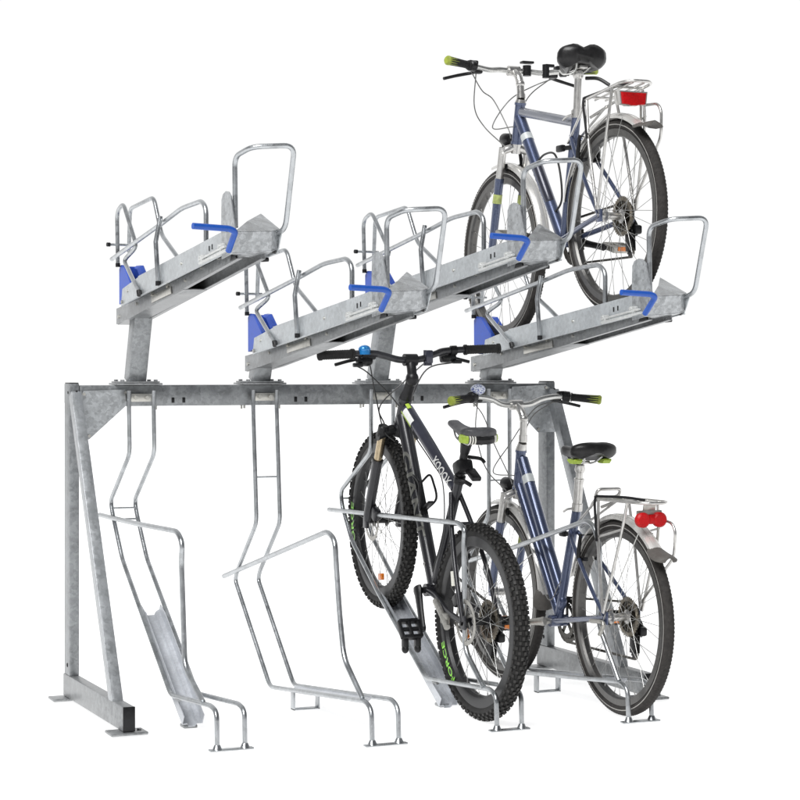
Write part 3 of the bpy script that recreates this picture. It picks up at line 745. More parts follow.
# ------------------------------------------------------------------ trekking bicycle
def trek_bike(P):
    X, ra, fa, Rw, pit = P['X'], P['ra'], P['fa'], P['R'], P['pit']
    OFF = (X, ra[0], ra[1]-Rw); root = empty('bicycle', OFF); tag(root, P['label'], 'bicycle', 'blue trekking bicycles parked in the rack')
    B = lambda: MB(OFF); p3 = lambda q, dx=0: (X+dx, q[0], q[1])
    bb, st, ht, hb = P['bb'], P['seat_top'], P['head_top'], P['head_bot']
    # --- frame
    b = B()
    b.tube([p3(ht), p3(hb)], .0205, 18)
    b.tube([p3(ht), (X, ht[0]+(hb[0]-ht[0])*.06, ht[1]+(hb[1]-ht[1])*.06)], .0235, 18)
    b.tube([p3(hb), (X, hb[0]-(hb[0]-ht[0])*.06, hb[1]-(hb[1]-ht[1])*.06)], .0235, 18)
    b.tube([p3(st), p3(bb)], .0175, 16)
    b.cyl(p3(bb, -.036), p3(bb, .036), .0225, 20)
    d0, d1 = P['down']; b.tube([p3(d0), p3(d1)], P['down_r'], 18)
    if not P['low']:
        t0, t1 = P['top']
    else:
        t0, t1 = P['top']; b.tube(spline([p3(t0), p3(((t0[0]*.5+t1[0]*.5), (t0[1]*.5+t1[1]*.5)-.004)), p3(t1)], 6), P['top_r'], 18)
        # lower curve joining the step-through tube to the bottom bracket
        b.tube(spline([p3((t1[0]+.03, t1[1]+.03)), p3((t1[0]-.01, t1[1]-.03)), p3((bb[0]-.012, bb[1]+.045))], 5), .016, 12)
    for s in (-1, 1):
        b.tube(spline([p3(bb, s*.026), p3((bb[0]*.8+ra[0]*.2, bb[1]*.8+ra[1]*.2), s*.030), p3((bb[0]*.45+ra[0]*.55, bb[1]*.45+ra[1]*.55), s*.050), p3(ra, s*.066)], 6), .0100, 12)
        s0 = P['stay_top']
        b.tube(spline([p3(s0, s*.016), p3((s0[0]*.8+ra[0]*.2, s0[1]*.8+ra[1]*.2), s*.034), p3((s0[0]*.35+ra[0]*.65, s0[1]*.35+ra[1]*.65), s*.056), p3(ra, s*.066)], 6), .0078, 12)
        b.box(p3(ra, s*.066), (.007, .040, .046), None, .004)
    frame = b.build('frame', M['blue_paint'], root)
    if not P['low']:
        b = B(); b.tube([p3(t0), p3(t1)], P['top_r'], 18); b.build('top_tube', M['grey_blue'], frame)
    # pale band and small lettering-like marks down the tube
    b = B()
    dv = (Vector(p3(d1))-Vector(p3(d0))).normalized()
    src = (P['top'] if P['low'] else P['down']); sr = (P['top_r'] if P['low'] else P['down_r'])
    a0, a1 = Vector(p3(src[0])), Vector(p3(src[1])); 
    b.tube([a0+(a1-a0)*P['band'][0], a0+(a1-a0)*P['band'][1]], sr+.0008, 18, caps=False); b.build('decal_band', M['pale_decal'], frame); b = B()
    dn0, dn1 = Vector(p3(d0)), Vector(p3(d1)); dr = P['down_r']
    dd = (dn1-dn0).normalized(); nn = Vector((-1, 0, 0)); uu = nn.cross(dd)
    for i in range(9):
        if i == 5: continue
        t = P['marks'][0]+(P['marks'][1]-P['marks'][0])*i/9; c = dn0+(dn1-dn0)*t; L = .012
        for th in ((-1.15, -.75) if i % 3 else (-1.2, -.95, -.7)):
            q = [c+dd*(k*L*.5)+(nn*math.cos(th+j*.13)+uu*math.sin(th+j*.13))*(dr+.0008) for k, j in ((-1, -1), (1, -1), (1, 1), (-1, 1))]
            b.add(q, [(0, 1, 2, 3)])
    b.build('lettering', M['pale_decal'], frame)
    # --- fork
    ax = Vector((0, hb[0]-ht[0], hb[1]-ht[1])).normalized()
    cr = Vector(p3(hb))+ax*.028; b = B()
    b.tube([Vector(p3(hb))-ax*.005, cr+ax*.01], .019, 14)
    rgs = []
    for xx, dz_ in ((-.062, .016), (-.050, .0), (-.02, -.012), (.02, -.012), (.050, 0), (.062, .016)):
        c = cr+ax*(dz_)+Vector((xx, .006, 0)); rgs.append([c+Vector((0, .017*math.cos(q), .017*math.sin(q))) for q in [2*PI*k/12 for k in range(12)]])
    b.loft(rgs)
    mids = []
    for s in (-1, 1):
        top = cr+Vector((s*.055, .006, 0))-ax*.012; end = Vector(p3(fa, s*.055)); m = top+(end-top)*.30
        b.tube([top, m], .0155, 16); mids.append((s, m, end))
    fork = b.build('fork', M['alloy'], root)
    b = B()
    for s, m, end in mids:
        b.tube([m+(m-end)*.02, m+(end-m)*.12, m+(end-m)*.9, end], [.0185, .0175, .0155, .012], 16); b.box(end, (.012, .026, .034), None, .005)
    lw = b.build('fork_lower', M['blue_paint'], fork)
    b = B()
    for s, m, end in mids: b.tube([m+(end-m)*.19, m+(end-m)*.31], .0184, 16, caps=False)
    split_build(b, 'fork_sticker', M['sticker'], fork)
    # --- wheels
    make_wheel(root, OFF, p3(fa), Rw, .040, 'trek', M['rim_grey'], hub=(.050, .012), front=True)
    make_wheel(root, OFF, p3(ra), Rw, .040, 'trek', M['rim_grey'], hub=(.062, .012), front=False)
    # --- mudguards
    def guard(c, a0, a1, name, parent):
        g = B(); rr = Rw+.016
        pr_ = [(-.026, rr-.014), (-.0245, rr-.004), (-.012, rr+.004), (0, rr+.006), (.012, rr+.004), (.0245, rr-.004), (.026, rr-.014), (.025, rr-.014), (.023, rr-.006), (.011, rr+.0015), (0, rr+.0032), (-.011, rr+.0015), (-.023, rr-.006), (-.025, rr-.014)]
        g.ring(p3(c), pr_, 48, a0, a1); o = g.build(name, M['fender'], parent, 30)
        l = B()
        for xx in (-.010, .010): l.ring(p3(c), [(xx-.001, rr+.0042), (xx+.001, rr+.0042), (xx, rr+.0052)], 48, a0+.05, a1-.03)
        l.build('mudguard_line', M['alloy_dull'], o)
        return o
    a = math.radians
    fr_g = guard(fa, a(80), a(176), 'mudguard', root); re_g = guard(ra, a(18)-pit, a(P['rear_guard'])-pit, 'mudguard', root)
    def flap(c, ang, dv_, ln, parent):
        g = B(); rr = Rw+.019; e0 = Vector((0, math.cos(ang), math.sin(ang))); et = Vector((0, -math.sin(ang), math.cos(ang))); rings = []
        dv_ = Vector((0, *dv_)).normalized(); base = Vector(p3(c))+e0*rr
        for t, w in ((-.10, .028), (.0, .034), (.25, .044), (.5, .048), (.75, .046), (.93, .034), (1, .016)):
            k_ = max(0, min(1, t/.35)); d_ = (et*(1-k_)+dv_*k_).normalized(); cc = base+et*ln*min(t, 0)+(et*.10+dv_*max(0, t-.05)*1.0)*ln*(1 if t > 0 else 0)
            nn_ = Vector((0, d_.z, -d_.y)); nn_ = nn_ if nn_.dot(e0) > 0 else -nn_
            up, dnl = [], []
            for k in range(7):
                u = -1+2*k/6; bow = -.016*u*u
                up.append(cc+Vector((w*u, 0, 0))+nn_*(bow+.002)); dnl.append(cc+Vector((w*u, 0, 0))+nn_*(bow-.002))
            rings.append(up+dnl[::-1])
        g.loft(rings); return g.build('mudflap', M['flap'], parent, 40)
    flap(fa, a(174), (-.10, -1), .070, fr_g); flap(ra, a(P['rear_guard'])-pit, P['flap_dir'], .088, re_g)
    # fender stays
    b = B()
    for s in (-1, 1):
        e = a(150); b.tube([p3(fa, s*.060), (X+s*.030, fa[0]+(Rw+.01)*math.cos(e), fa[1]+(Rw+.01)*math.sin(e))], .0022, 6)
    b.build('mudguard_stay', M['steel'], fr_g)
    b = B()
    for s in (-1, 1):
        e = a(P['rear_guard']-14)-pit; b.tube([p3(ra, s*.070), (X+s*.030, ra[0]+(Rw+.01)*math.cos(e), ra[1]+(Rw+.01)*math.sin(e))], .0022, 6)
    b.build('mudguard_stay', M['steel'], re_g)
    # --- stem and bars
    s0, s1, cl = P['stem']; b = B()
    b.tube([p3(ht), p3((ht[0]+(s0[0]-ht[0])*.9, ht[1]+(s0[1]-ht[1])*.9))], [.0225, .0175], 18)
    b.tube([p3(s0), p3(s1)], .0150, 16); b.tube([p3(s0), (X, s0[0]*.7+s1[0]*.3, s0[1]*.7+s1[1]*.3)], .0180, 16)
    b.tube(spline([p3(s1), p3(((s1[0]+cl[0])/2-.01, (s1[1]+cl[1])/2+.004)), p3(cl)], 5), .0155, 14)
    b.ball(p3(s1), .018); b.cyl(p3(cl, -.024), p3(cl, .024), .0205, 18)
    b.build('stem', M['alloy'], root)
    g_in, g_end = P['grip']; hw = P['half']
    pts = [(-hw, *g_end), (-.20, *g_in), (-.12, g_in[0]+.02, g_in[1]-.008), (-.06, cl[0], cl[1]+.002), (0, *cl), (.06, cl[0], cl[1]+.002), (.12, g_in[0]+.02, g_in[1]-.008), (.20, *g_in), (hw, *g_end)]
    b = B(); b.tube(spline([(X+x, y, z) for x, y, z in pts], 8), .0112, 14); bar = b.build('handlebar', M['aluminium'], root)
    for s in (-1, 1):
        A = Vector((X+s*hw, *g_end)); I = Vector((X+s*.20, *g_in)); d = (A-I).normalized()
        b = B(); q = A-d*.118
        b.tube([q, q+d*.004, q+d*.006, q+d*.03, q+d*.075, q+d*.10, q+d*.113], [.0185, .0185, .0155, .0152, .0165, .0175, .018], 18); gr = b.build('grip', M['rubber_grip'], bar)
        b = B(); b.tube([q+d*.110, q+d*.117, q+d*.123], [.0188, .0188, .014], 18); 
        b.tube([q+d*.060, q+d*.112], [.0158, .0183], 12) if P['green'] else None
        b.build('grip_end', M['olive'], gr)
        b = B(); c = q-d*.018
        b.tube([c-d*.016, c-d*.012, c+d*.012, c+d*.016], [.017, .022, .022, .017], 16); b.box(c+Vector((-s*.012, .015, .014)), (.034, .036, .018), None, .006); b.build('gear_shifter', M['black_plastic'], bar)
        brake_lever(bar, OFF, q-d*.050, s, P['lev'], .055, M['black_plastic'])
    # cables
    cab = B()
    L0 = Vector((X-.19, g_in[0]+.03, g_in[1]-.02)); R0 = Vector((X+.19, g_in[0]+.03, g_in[1]-.02))
    hbv, htv = Vector(p3(hb)), Vector(p3(ht))
    cab.tube(spline([L0, L0+Vector((.08, .07, -.06)), htv+Vector((-.06, .12, .02)), htv+Vector((-.035, .04, -.10)), hbv+Vector((-.03, -.01, .02))], 9), .0024, 8)
    cab.tube(spline([L0+Vector((.02, 0, 0)), L0+Vector((.07, .12, -.12)), hbv+Vector((-.08, .13, .08)), cr+Vector((-.04, .02, .02))], 9), .0024, 8)
    cab.tube(spline([R0, R0+Vector((-.07, .07, -.03)), htv+Vector((.0, .10, .02)), htv+Vector((-.07, .11, -.09)), htv+Vector((-.04, -.02, -.10))], 9), .0024, 8)
    cab.tube(spline([R0+Vector((-.02, 0, 0)), R0+Vector((-.10, .06, -.08)), htv+Vector((.02, .08, -.10)), hbv+Vector((.03, -.01, .02))], 9), .0024, 8)
    cab.build('brake_cable', M['cable'], bar)
    b = B()
    if P['floral']:
        c = Vector((X-.185, g_in[0]-.005, g_in[1]+.030)); b.ball(c, .030, (1, 1, .72)); b.build('bell', M['floral'], bar)
    else:
        c = Vector((X+.055, cl[0]-.01, cl[1]+.012)); b.tube([c+Vector((0, 0, -.03)), c+Vector((0, 0, .012))], .017, 16); b.box(c+Vector((0, .0, .024)), (.052, .030, .010), None, .003); b.build('bell', M['black_plastic'], bar)
        b = B(); c = Vector((X+.13, g_in[0]+.01, g_in[1])); b.tube([c+Vector((0, 0, -.028)), c+Vector((0, 0, .026))], .014, 14); b.box(c+Vector((.016, 0, .022)), (.04, .018, .012), None, .003); b.build('lamp_bracket', M['black_plastic'], bar)
    # headlight, front brake
    b = B(); c = Vector(p3(P['lamp'])); b.tube([c+Vector((0, -.03, -.002)), c+Vector((0, -.02, 0)), c+Vector((0, .02, .002)), c+Vector((0, .024, .002))], [.018, .023, .026, .024], 18); b.box(c+Vector((0, -.004, -.022)), (.040, .036, .022), None, .006); b.bar(c+Vector((0, -.02, -.02)), Vector(cr)+Vector((0, .015, 0)), .008, .008)
    hl = b.build('headlight', M['black_plastic'], fork); b = B(); b.ball(c+Vector((0, .022, .002)), .022, (1, .3, 1)); b.build('lens', M['white_plastic'], hl)
    b = B()
    for s in (-1, 1):
        t = cr+(Vector(p3(fa))-cr)*.10; b.tube([t+Vector((s*.042, .022, -.03)), t+Vector((s*.044, .026, .0)), t+Vector((s*.034, .028, .065))], [.009, .008, .006], 10); b.box(t+Vector((s*.030, .018, -.024)), (.012, .016, .030), None, .003)
    t = cr+(Vector(p3(fa))-cr)*.10; b.tube([t+Vector((.034, .028, .062)), t+Vector((-.034, .028, .062))], .0025, 6); b.build('rim_brake', M['black_plastic'], fork)
    # rear brake
    b = B(); sv = Vector(p3(P['stay_top'])); rv = Vector(p3(ra)); t = sv+(rv-sv)*.28
    for s in (-1, 1):
        b.tube([t+Vector((s*.040, -.012, -.02)), t+Vector((s*.044, -.020, .02)), t+Vector((s*.036, -.02, .080))], [.009, .008, .006], 10); b.box(t+Vector((s*.028, -.03, -.012)), (.012, .05, .014), None, .003)
    b.tube([t+Vector((.036, -.02, .076)), t+Vector((-.036, -.02, .076))], .0025, 6); b.build('rim_brake', M['black_plastic'], frame)
    # --- seat post, clamp, saddle
    pt = P['post_top']; b = B(); b.tube([p3(st), p3(pt)], .0138, 16)
    sv = Vector(p3(st)); pv = Vector(p3(pt)); du = (pv-sv).normalized()
    b.tube([sv-du*.01, sv+du*.018], .0205, 16); b.tube([sv+du*.018, sv+du*.022], .0165, 16)
    if P['shock']: b.tube([sv+du*.02, sv+du*(pv-sv).length*.62], .0172, 16); b.tube([sv+du*(pv-sv).length*.62, sv+du*(pv-sv).length*.68], .0195, 16)
    b.tube([pv-du*.03, pv-du*.02, pv], [.016, .021, .017], 16); b.bar(pv+Vector((0, .045, .006)), pv+Vector((0, -.045, .010)), .034, .012)
    b.tube(spline([sv+Vector((-.022, -.01, 0)), sv+Vector((-.030, .02, -.005)), sv+Vector((-.030, .05, -.015))], 4), .0045, 8)
    b.build('seat_post', M['alloy'], root)
    sd = P['saddle']; b = B(); make_saddle(b, p3(sd['c']), sd['len'], sd['w'], sd['pitch'], sd['lobes'], sd['thick'], .020, sd['yaw'])
    sad = b.build('saddle', M['saddle'], root, 60)
    b = B(); c = Vector(p3(sd['c']))
    for s in (-1, 1):
        b.tube(spline([c+Vector((s*.012, .10, -.012)), c+Vector((s*.020, .05, -.032)), c+Vector((s*.021, -.04, -.032)), c+Vector((s*.038, -.085, -.006))], 6), .0038, 8)
    b.build('saddle_rail', M['steel'], sad)
    if sd['lime']:
        for s in (-1, 1):
            b = B(); y0 = c.y-sd['len']*.40
            b.loft([[(X+s*(sd['w']*f), y0+dy, c.z+z0) for dy, z0 in ((.085, -.016), (.045, -.018), (.028, -.016), (.026, -.022), (.040, -.034), (.070, -.033), (.090, -.022))] for f in (.46, .78)]); b.build('saddle_trim', M['lime'], sad)
    else:
        b = B(); b.tube(spline([pv+Vector((.02, -.02, -.03)), pv+Vector((.05, -.06, -.035)), pv+Vector((.075, -.10, -.062))], 5), .007, 8); b.build('saddle_lever', M['black_plastic'], root)
    # --- drivetrain
    cs = crankset(frame, OFF, X, bb, P['crank'], .088, 'black_plastic' if not P['low'] else 'alloy_dull', 'alloy_dull' if not P['low'] else 'black_plastic', reflector=True)
    dn = Vector((0, *rotp(.0, -1, pit))); chain_and_derailleur(frame, OFF, X, bb, ra, .086, .052, dn)
    # --- carrier
    C = lambda y, z, x=0: (X+x,)+tuple(a_+b_ for a_, b_ in zip(ra, rotp(y, z, pit)))
    cz, y0, y1, fz = P['car']; b = B(); cw = .062
    for s in (-1, 1):
        b.tube(fillet([C(y0+.10, fz-.015, s*.022), C(y0+.03, cz-.012, s*.05), C(y0-.02, cz, s*cw), C(y1+.035, cz+.004, s*cw), C(y1, cz+.003, s*.030), C(y1, cz+.003, 0)], .04, 6), .0058, 10)
        # two struts each side down to the dropout, with a cross stay
        b.tube(fillet([C(y0-.03, cz, s*cw), C(y0-.05, cz-.16, s*(cw+.014)), C(-.005, .02, s*(cw+.016))], .05), .0055, 10)
        b.tube(fillet([C(y1+.10, cz, s*cw), C(y1+.115, cz-.11, s*(cw+.014)), C(-.012, .02, s*(cw+.018))], .05), .0055, 10)
        b.tube([C(y0-.047, cz-.135, s*(cw+.013)), C(y1+.113, cz-.095, s*(cw+.014))], .0045, 8)
        if s > 0: b.tube(fillet([C(y1+.09, cz-.06, s*(cw+.004)), C(y1+.02, cz-.07, s*(cw+.012)), C(y1+.0, cz-.10, s*(cw+.013)), C(y1+.01, cz-.19, s*(cw+.013)), C(-.01, .05, s*(cw+.016))], .03), .0055, 10)
        b.tube([C(y0+.02, cz-.010, s*.046), C(P['stay_off'][0], P['stay_off'][1], s*.016)], .0048, 8)
    for y in (y0-.06, (y0+y1)/2, y1+.09): b.tube([C(y, cz+.001, -cw), C(y, cz+.001, cw)], .0045, 8)
    b.tube([C(y0-.02, cz+.001, -.022), C(y1+.02, cz+.002, -.022)], .004, 8); b.tube([C(y0-.02, cz+.001, .022), C(y1+.02, cz+.002, .022)], .004, 8)
    car = b.build('luggage_carrier', M['alloy'], root)
    if P['clip']:
        b = B(); b.tube(fillet([C(y0+.02, cz+.004, -.048), C(y0+.00, cz+.034, -.048), C(y0+.00, cz+.034, .048), C(y0+.02, cz+.004, .048), C(y0+.02, cz+.004, -.048)], .018, 6), .0062, 10); b.build('spring_clip', M['alloy'], car)
    b = B()
    b.tube(spline([C(y0-.01, cz+.010, -.06), C((y0+y1)/2, cz+.014, -.03), C(y1+.07, cz+.010, -.01)], 6), .005, 8)
    b.tube(spline([C(y0-.01, cz+.010, -.063), C(y0-.016, cz-.02, -.070), C(y0-.040, cz-.10, -.078), C(y0-.052, cz-.15, -.082)], 6), .005, 8)
    b.build('elastic_strap', M['black_plastic'], car)
    # tail light
    ly, lz = P['light']; 
    if P['round']:
        b = B()
        for s in (-1, 1): 
            c = Vector(C(ly, lz, s*.034)); b.tube([c+Vector((0, .012, 0)), c+Vector((0, -.004, 0)), c+Vector((0, -.010, 0))], [.027, .027, .021], 24)
        c = Vector(C(ly, lz)); b.box(c+Vector((0, .002, .002)), (.06, .016, .034), None, .006)
        tl = b.build('tail_light', M['red'], car)
        b = B(); b.box(c+Vector((0, .016, .018)), (.10, .012, .03), None, .004); b.bar(c+Vector((0, .018, .03)), Vector(C(ly+.01, cz)), .05, .006); b.build('lamp_housing', M['alloy_dull'], tl)
    else:
        c = Vector(C(ly, lz)); b = B()
        pf = [(-.052, .020), (.052, .020), (.047, -.022), (.020, -.024), (.012, -.027), (-.012, -.027), (-.020, -.024), (-.047, -.022)]
        b.loft([[c+Vector((x*f, dy, z*f)) for x, z in pf] for f, dy in ((1, .006), (1, -.002), (.92, -.006))]); tl = b.build('tail_light', M['red'], car, 30)
        b = B(); b.loft([[c+Vector((x*f, dy, z*f+.003)) for x, z in pf] for f, dy in ((1.0, .050), (1.16, .012), (1.10, .0005))]); b.build('lamp_housing', M['alloy'], tl, 30)
    b = B(); b.tube([C(ly+.012, lz-.02, .035), C(ly+.02, lz-.115, .035)], .0045, 8); b.build('lamp_stay', M['alloy_dull'], car)
    # shaped extras
    if not P['low']:
        b = B(); c0 = Vector(p3(P['pump'][0], -.005)); c1 = Vector(p3(P['pump'][1], -.005)); b.tube([c0, c0+(c1-c0)*.05, c1-(c1-c0)*.05, c1], [.010, .019, .019, .012], 16); pu = b.build('cable_lock', M['slate_paint'], frame)
        b = B(); b.tube(spline([c0, c0+Vector((0, -.07, .028)), c0+Vector((0, -.155, .02)), c0+Vector((0, -.20, -.06)), c0+Vector((0, -.21, -.16)), c0+Vector((0, -.15, -.20)), c1], 7), .0042, 8); b.build('lock_cable', M['cable_black'], pu)
        b = B(); c = Vector(p3(st, -.03))+Vector((0, .07, -.12)); b.box(c, (.02, .05, .026), None, .007); b.tube([c, c+Vector((.02, -.06, -.0))], .009, 8); b.build('lamp_bracket', M['black_plastic'], frame)
    else:
        b = B(); c = Vector(p3(st, -.02))+Vector((0, .075, -.10)); b.box(c, (.02, .04, .024), None, .006); b.tube([c, c+Vector((.015, -.05, 0))], .009, 8); b.build('lamp_bracket', M['black_plastic'], frame)
        # gear cable dropping below the step-through tube
        b = B(); b.tube(spline([p3(d0, -.022), p3((d0[0]*.6+d1[0]*.4, d0[1]*.6+d1[1]*.4-.02), -.022), p3((d1[0]+.05, d1[1]+.06), -.024), p3((st[0]*.4+bb[0]*.6, st[1]*.4+bb[1]*.6-.02), -.022)], 7), .0022, 6); b.build('gear_cable', M['cable'], frame)
        # kickstand folded along the left stay
        b = B(); b.tube(spline([p3((ra[0]+.09, ra[1]-.02), -.075), p3((ra[0]-.02, ra[1]-.015), -.085), p3((ra[0]-.0, ra[1]-.06), -.088)], 5), .008, 10); b.build('kickstand', M['alloy_dull'], frame)
    return root

lower = trek_bike(dict(X=1.763, ra=(-1.06, .358), fa=(-.10, .352), R=.352, pit=0.0, low=True,
    label='blue step-through trekking bicycle standing in the lower tier, with twin round red tail light',
    bb=(-.575, .290), seat_top=(-.726, .73), head_top=(-.259, .931), head_bot=(-.232, .774), stem=((-.276, .963), (-.282, 1.055), (-.214, 1.109)),
    grip=(( -.245, 1.142), (-.309, 1.128)), half=.33, down=((-.242, .790), (-.585, .310)), down_r=.0185, top=((-.272, .895), (-.604, .395)), top_r=.0225,
    stay_top=(-.700, .640), band=(.13, .19), marks=(.12, .62), rear_guard=133, post_top=(-.752, .895), shock=True,
    saddle=dict(c=(-.770, .936), len=.275, w=.098, pitch=.03, lobes=.002, thick=.066, lime=True, yaw=0), crank=math.radians(-8), lev=.005,
    car=(.424, .085, -.253, .40), stay_off=(.33, .30), light=(-.215, .366), round=True, clip=True, flap_dir=(-1, -.28), lamp=(-.140, .790), green=True, floral=True))
upper = trek_bike(dict(X=1.756, ra=(-1.03, 1.808), fa=(-.118, 1.712), R=.350, pit=.105, low=False,
    label='blue trekking bicycle raised up on an upper tray, with wide rectangular red tail light',
    bb=(-.636, 1.738), seat_top=(-.735, 2.207), head_top=(-.268, 2.310), head_bot=(-.232, 2.149), stem=((-.273, 2.325), (-.266, 2.384), (-.206, 2.443)),
    grip=((-.245, 2.447), (-.292, 2.455)), half=.33, down=((-.262, 2.250), (-.625, 1.752)), down_r=.0235, top=((-.285, 2.270), (-.727, 2.180)), top_r=.0185,
    stay_top=(-.722, 2.130), band=(.155, .205), marks=(.34, .72), rear_guard=127, post_top=(-.751, 2.372), shock=False,
    saddle=dict(c=(-.722, 2.400), len=.255, w=.098, pitch=.05, lobes=.016, thick=.092, lime=False, yaw=-.16), crank=math.radians(10), lev=.008,
    car=(.440, .085, -.235, .42), stay_off=(.30, .33), light=(-.175, .395), round=False, clip=False, flap_dir=(-1, .03), lamp=(-.150, 2.175), green=True, floral=False,
    pump=((-.415, 2.055), (-.535, 1.890))))

# ------------------------------------------------------------------ mountain bicycle
def mountain_bike():
    X = 1.263; ra = (-.930, .352); fa = (-.022, .652); Rw = .352
    OFF = (X, ra[0], 0); root = empty('bicycle', OFF)
    tag(root, 'black mountain bicycle with knobbly tyres, its front wheel up a ramp in the lower tier', 'bicycle')
    B = lambda: MB(OFF); p3 = lambda q, dx=0: (X+dx, q[0], q[1])
    bb, st, ht, hb = (-.528, .425), (-.752, .850), (-.262, 1.140), (-.205, 1.030)
    pit = -math.atan2(fa[1]-ra[1], fa[0]-ra[0])
    b = B()
    b.tube([p3(ht), p3(hb)], .0245, 18)
    for q, r_ in ((ht, hb), (hb, ht)): b.tube([p3(q), p3((q[0]+(r_[0]-q[0])*.1, q[1]+(r_[1]-q[1])*.1))], .0275, 18)
    dt0, dt1 = (-.232, 1.070), (-.536, .438)
    b.tube([p3(dt0), p3((dt0[0]*.8+dt1[0]*.2, dt0[1]*.8+dt1[1]*.2)), p3(dt1)], [.026, .0275, .0260], 20)
    b.tube([p3(st), p3(bb)], .0175, 16); b.cyl(p3(bb, -.038), p3(bb, .038), .024, 20)
    for s in (-1, 1):
        b.tube(spline([p3(bb, s*.030), p3((bb[0]-.10, bb[1]-.015), s*.036), p3((-.78, .375), s*.062), p3(ra, s*.070)], 6), .0115, 12)
        b.tube(spline([p3((-.715, .800), s*.016), p3((-.775, .68), s*.042), p3((-.86, .52), s*.064), p3(ra, s*.070)], 6), .0090, 12)
        b.box(p3(ra, s*.070), (.008, .046, .05), None, .004)
    b.tube([p3((-.775, .690), -.045), p3((-.775, .690), .045)], .007, 10)
    frame = b.build('frame', M['black_paint'], root)
    b = B(); tt0, tt1 = (-.278, 1.095), (-.722, .815); b.tube([p3(tt0), p3((tt0[0]*.5+tt1[0]*.5, tt0[1]*.5+tt1[1]*.5+.002)), p3(tt1)], [.025, .023, .0195], 18); tt = b.build('top_tube', M['slate_paint'], frame)
    # accents and lettering
    b = B(); a0, a1 = Vector(p3(tt0)), Vector(p3(tt1))
    def patch(mb, p, q, r, th0, th1, n=6):
        d = (q-p).normalized(); nn = Vector((-1, 0, 0)); u = nn.cross(d); vs = []
        for c in (p, q):
            for i in range(n+1):
                th = th0+(th1-th0)*i/n; vs.append(c+(nn*math.cos(th)+u*math.sin(th))*r)
        mb.add(vs, [(i, i+1, n+2+i, n+1+i) for i in range(n)])
    dd = a1-a0
    patch(b, a0+dd*.03, a0+dd*.20, .0262, -.1, .9); b.build('white_accent', M['decal_white'], tt)
    b = B(); patch(b, a0+dd*.0, a0+dd*.20, .0264, -.55, -.12); patch(b, a0-dd*.01, a0+dd*.05, .0266, 1.0, 1.6); b.build('lime_accent', M['decal_lime'], tt)
    b = B(); text_on_tube(b, 'XOOOX', .040, p3(tt0), p3(tt1), .0212, .80, turn=.25, lift=.0022, stretch=1.05); b.build('lettering', M['decal_white'], tt)
    b = B(); text_on_tube(b, 'GIANT', .062, p3(dt0), p3(dt1), .0275, .47, turn=.22, lift=.0014, stretch=1.9, space=1.0); b.build('lettering', M['decal_grey'], frame)
    b = B(); c = Vector(p3((dt0[0]*.13+dt1[0]*.87, dt0[1]*.13+dt1[1]*.87), -.0275)); b.ring(c, [(-.001, .008), (.001, .008), (.001, .0055), (-.001, .0055)], 24); b.build('port_ring', M['alloy'], frame)
    # bottle cage on the down tube
    b = B(); n = Vector((0, -.9, .43)); base = Vector(p3((dt0[0]*.5+dt1[0]*.5, dt0[1]*.5+dt1[1]*.5)))+n*.028; dv = Vector((0, *(Vector(dt1)-Vector(dt0)))).normalized()
    for s in (-1, 1): b.tube(spline([base+Vector((s*.012, 0, 0))-dv*.06, base+Vector((s*.034, 0, 0))+n*.035-dv*.075, base+Vector((s*.030, 0, 0))+n*.065-dv*.03, base+Vector((s*.034, 0, 0))+n*.055+dv*.03, base+Vector((s*.014, 0, 0))+dv*.05], 6), .0045, 8)
    b.bar(base-dv*.06, base+dv*.07, .030, .006); b.bar(base+dv*.05+n*.002, base+dv*.05+n*.075, .022, .008); b.build('bottle_cage', M['black_plastic'], frame)
    # --- fork
    ax = Vector((0, hb[0]-ht[0], hb[1]-ht[1])).normalized(); cr = Vector(p3(hb))+ax*.03; b = B()
    b.tube([Vector(p3(hb))-ax*.004, cr+ax*.01], .022, 14)
    rgs = []
    for xx, dz_, q in ((-.083, .012, .020), (-.066, .0, .023), (-.03, -.014, .020), (.03, -.014, .020), (.066, 0, .023), (.083, .012, .020)):
        c = cr+ax*dz_+Vector((xx, .008, 0)); rgs.append([c+Vector((0, q*math.cos(w), q*math.sin(w))) for w in [2*PI*k/12 for k in range(12)]])
    b.loft(rgs)
    legs = []
    for s in (-1, 1):
        top = cr+Vector((s*.066, .008, 0)); end = Vector(p3((fa[0]-.008, fa[1]), s*.066)); legs.append((s, top, end))
        b.tube([top-ax*.034, top-ax*.030, top+ax*.01], [.016, .021, .021], 16)
    fork = b.build('fork', M['black_plastic'], root)
    b = B()
    for s, t, e in legs: b.tube([t, t+(e-t)*.36], .0160, 16)
    split_build(b, 'fork_stanchion', M['gold'], fork)
    b = B()
    for s, t, e in legs:
        m = t+(e-t)*.30; b.tube([m, m+(e-m)*.03, m+(e-m)*.06, m+(e-m)*.9, e], [.023, .024, .021, .0195, .015], 16); b.box(e+Vector((s*.004, .004, -.008)), (.016, .034, .046), None, .006)
    arch = [legs[0][1]+(legs[0][2]-legs[0][1])*.34, cr+(Vector(p3(fa))-cr)*.13+Vector((-.045, .045, .02)), cr+(Vector(p3(fa))-cr)*.10+Vector((0, .055, .035)), cr+(Vector(p3(fa))-cr)*.13+Vector((.045, .045, .02)), legs[1][1]+(legs[1][2]-legs[1][1])*.34]
    b.tube(spline(arch, 6), .010, 10)
    # disc caliper
    e = legs[0][2]; b.box(e+Vector((.010, -.062, .030)), (.030, .045, .050), Matrix.Rotation(.5, 3, 'X'), .010)
    b.build('fork_lower', M['black_paint'], fork)
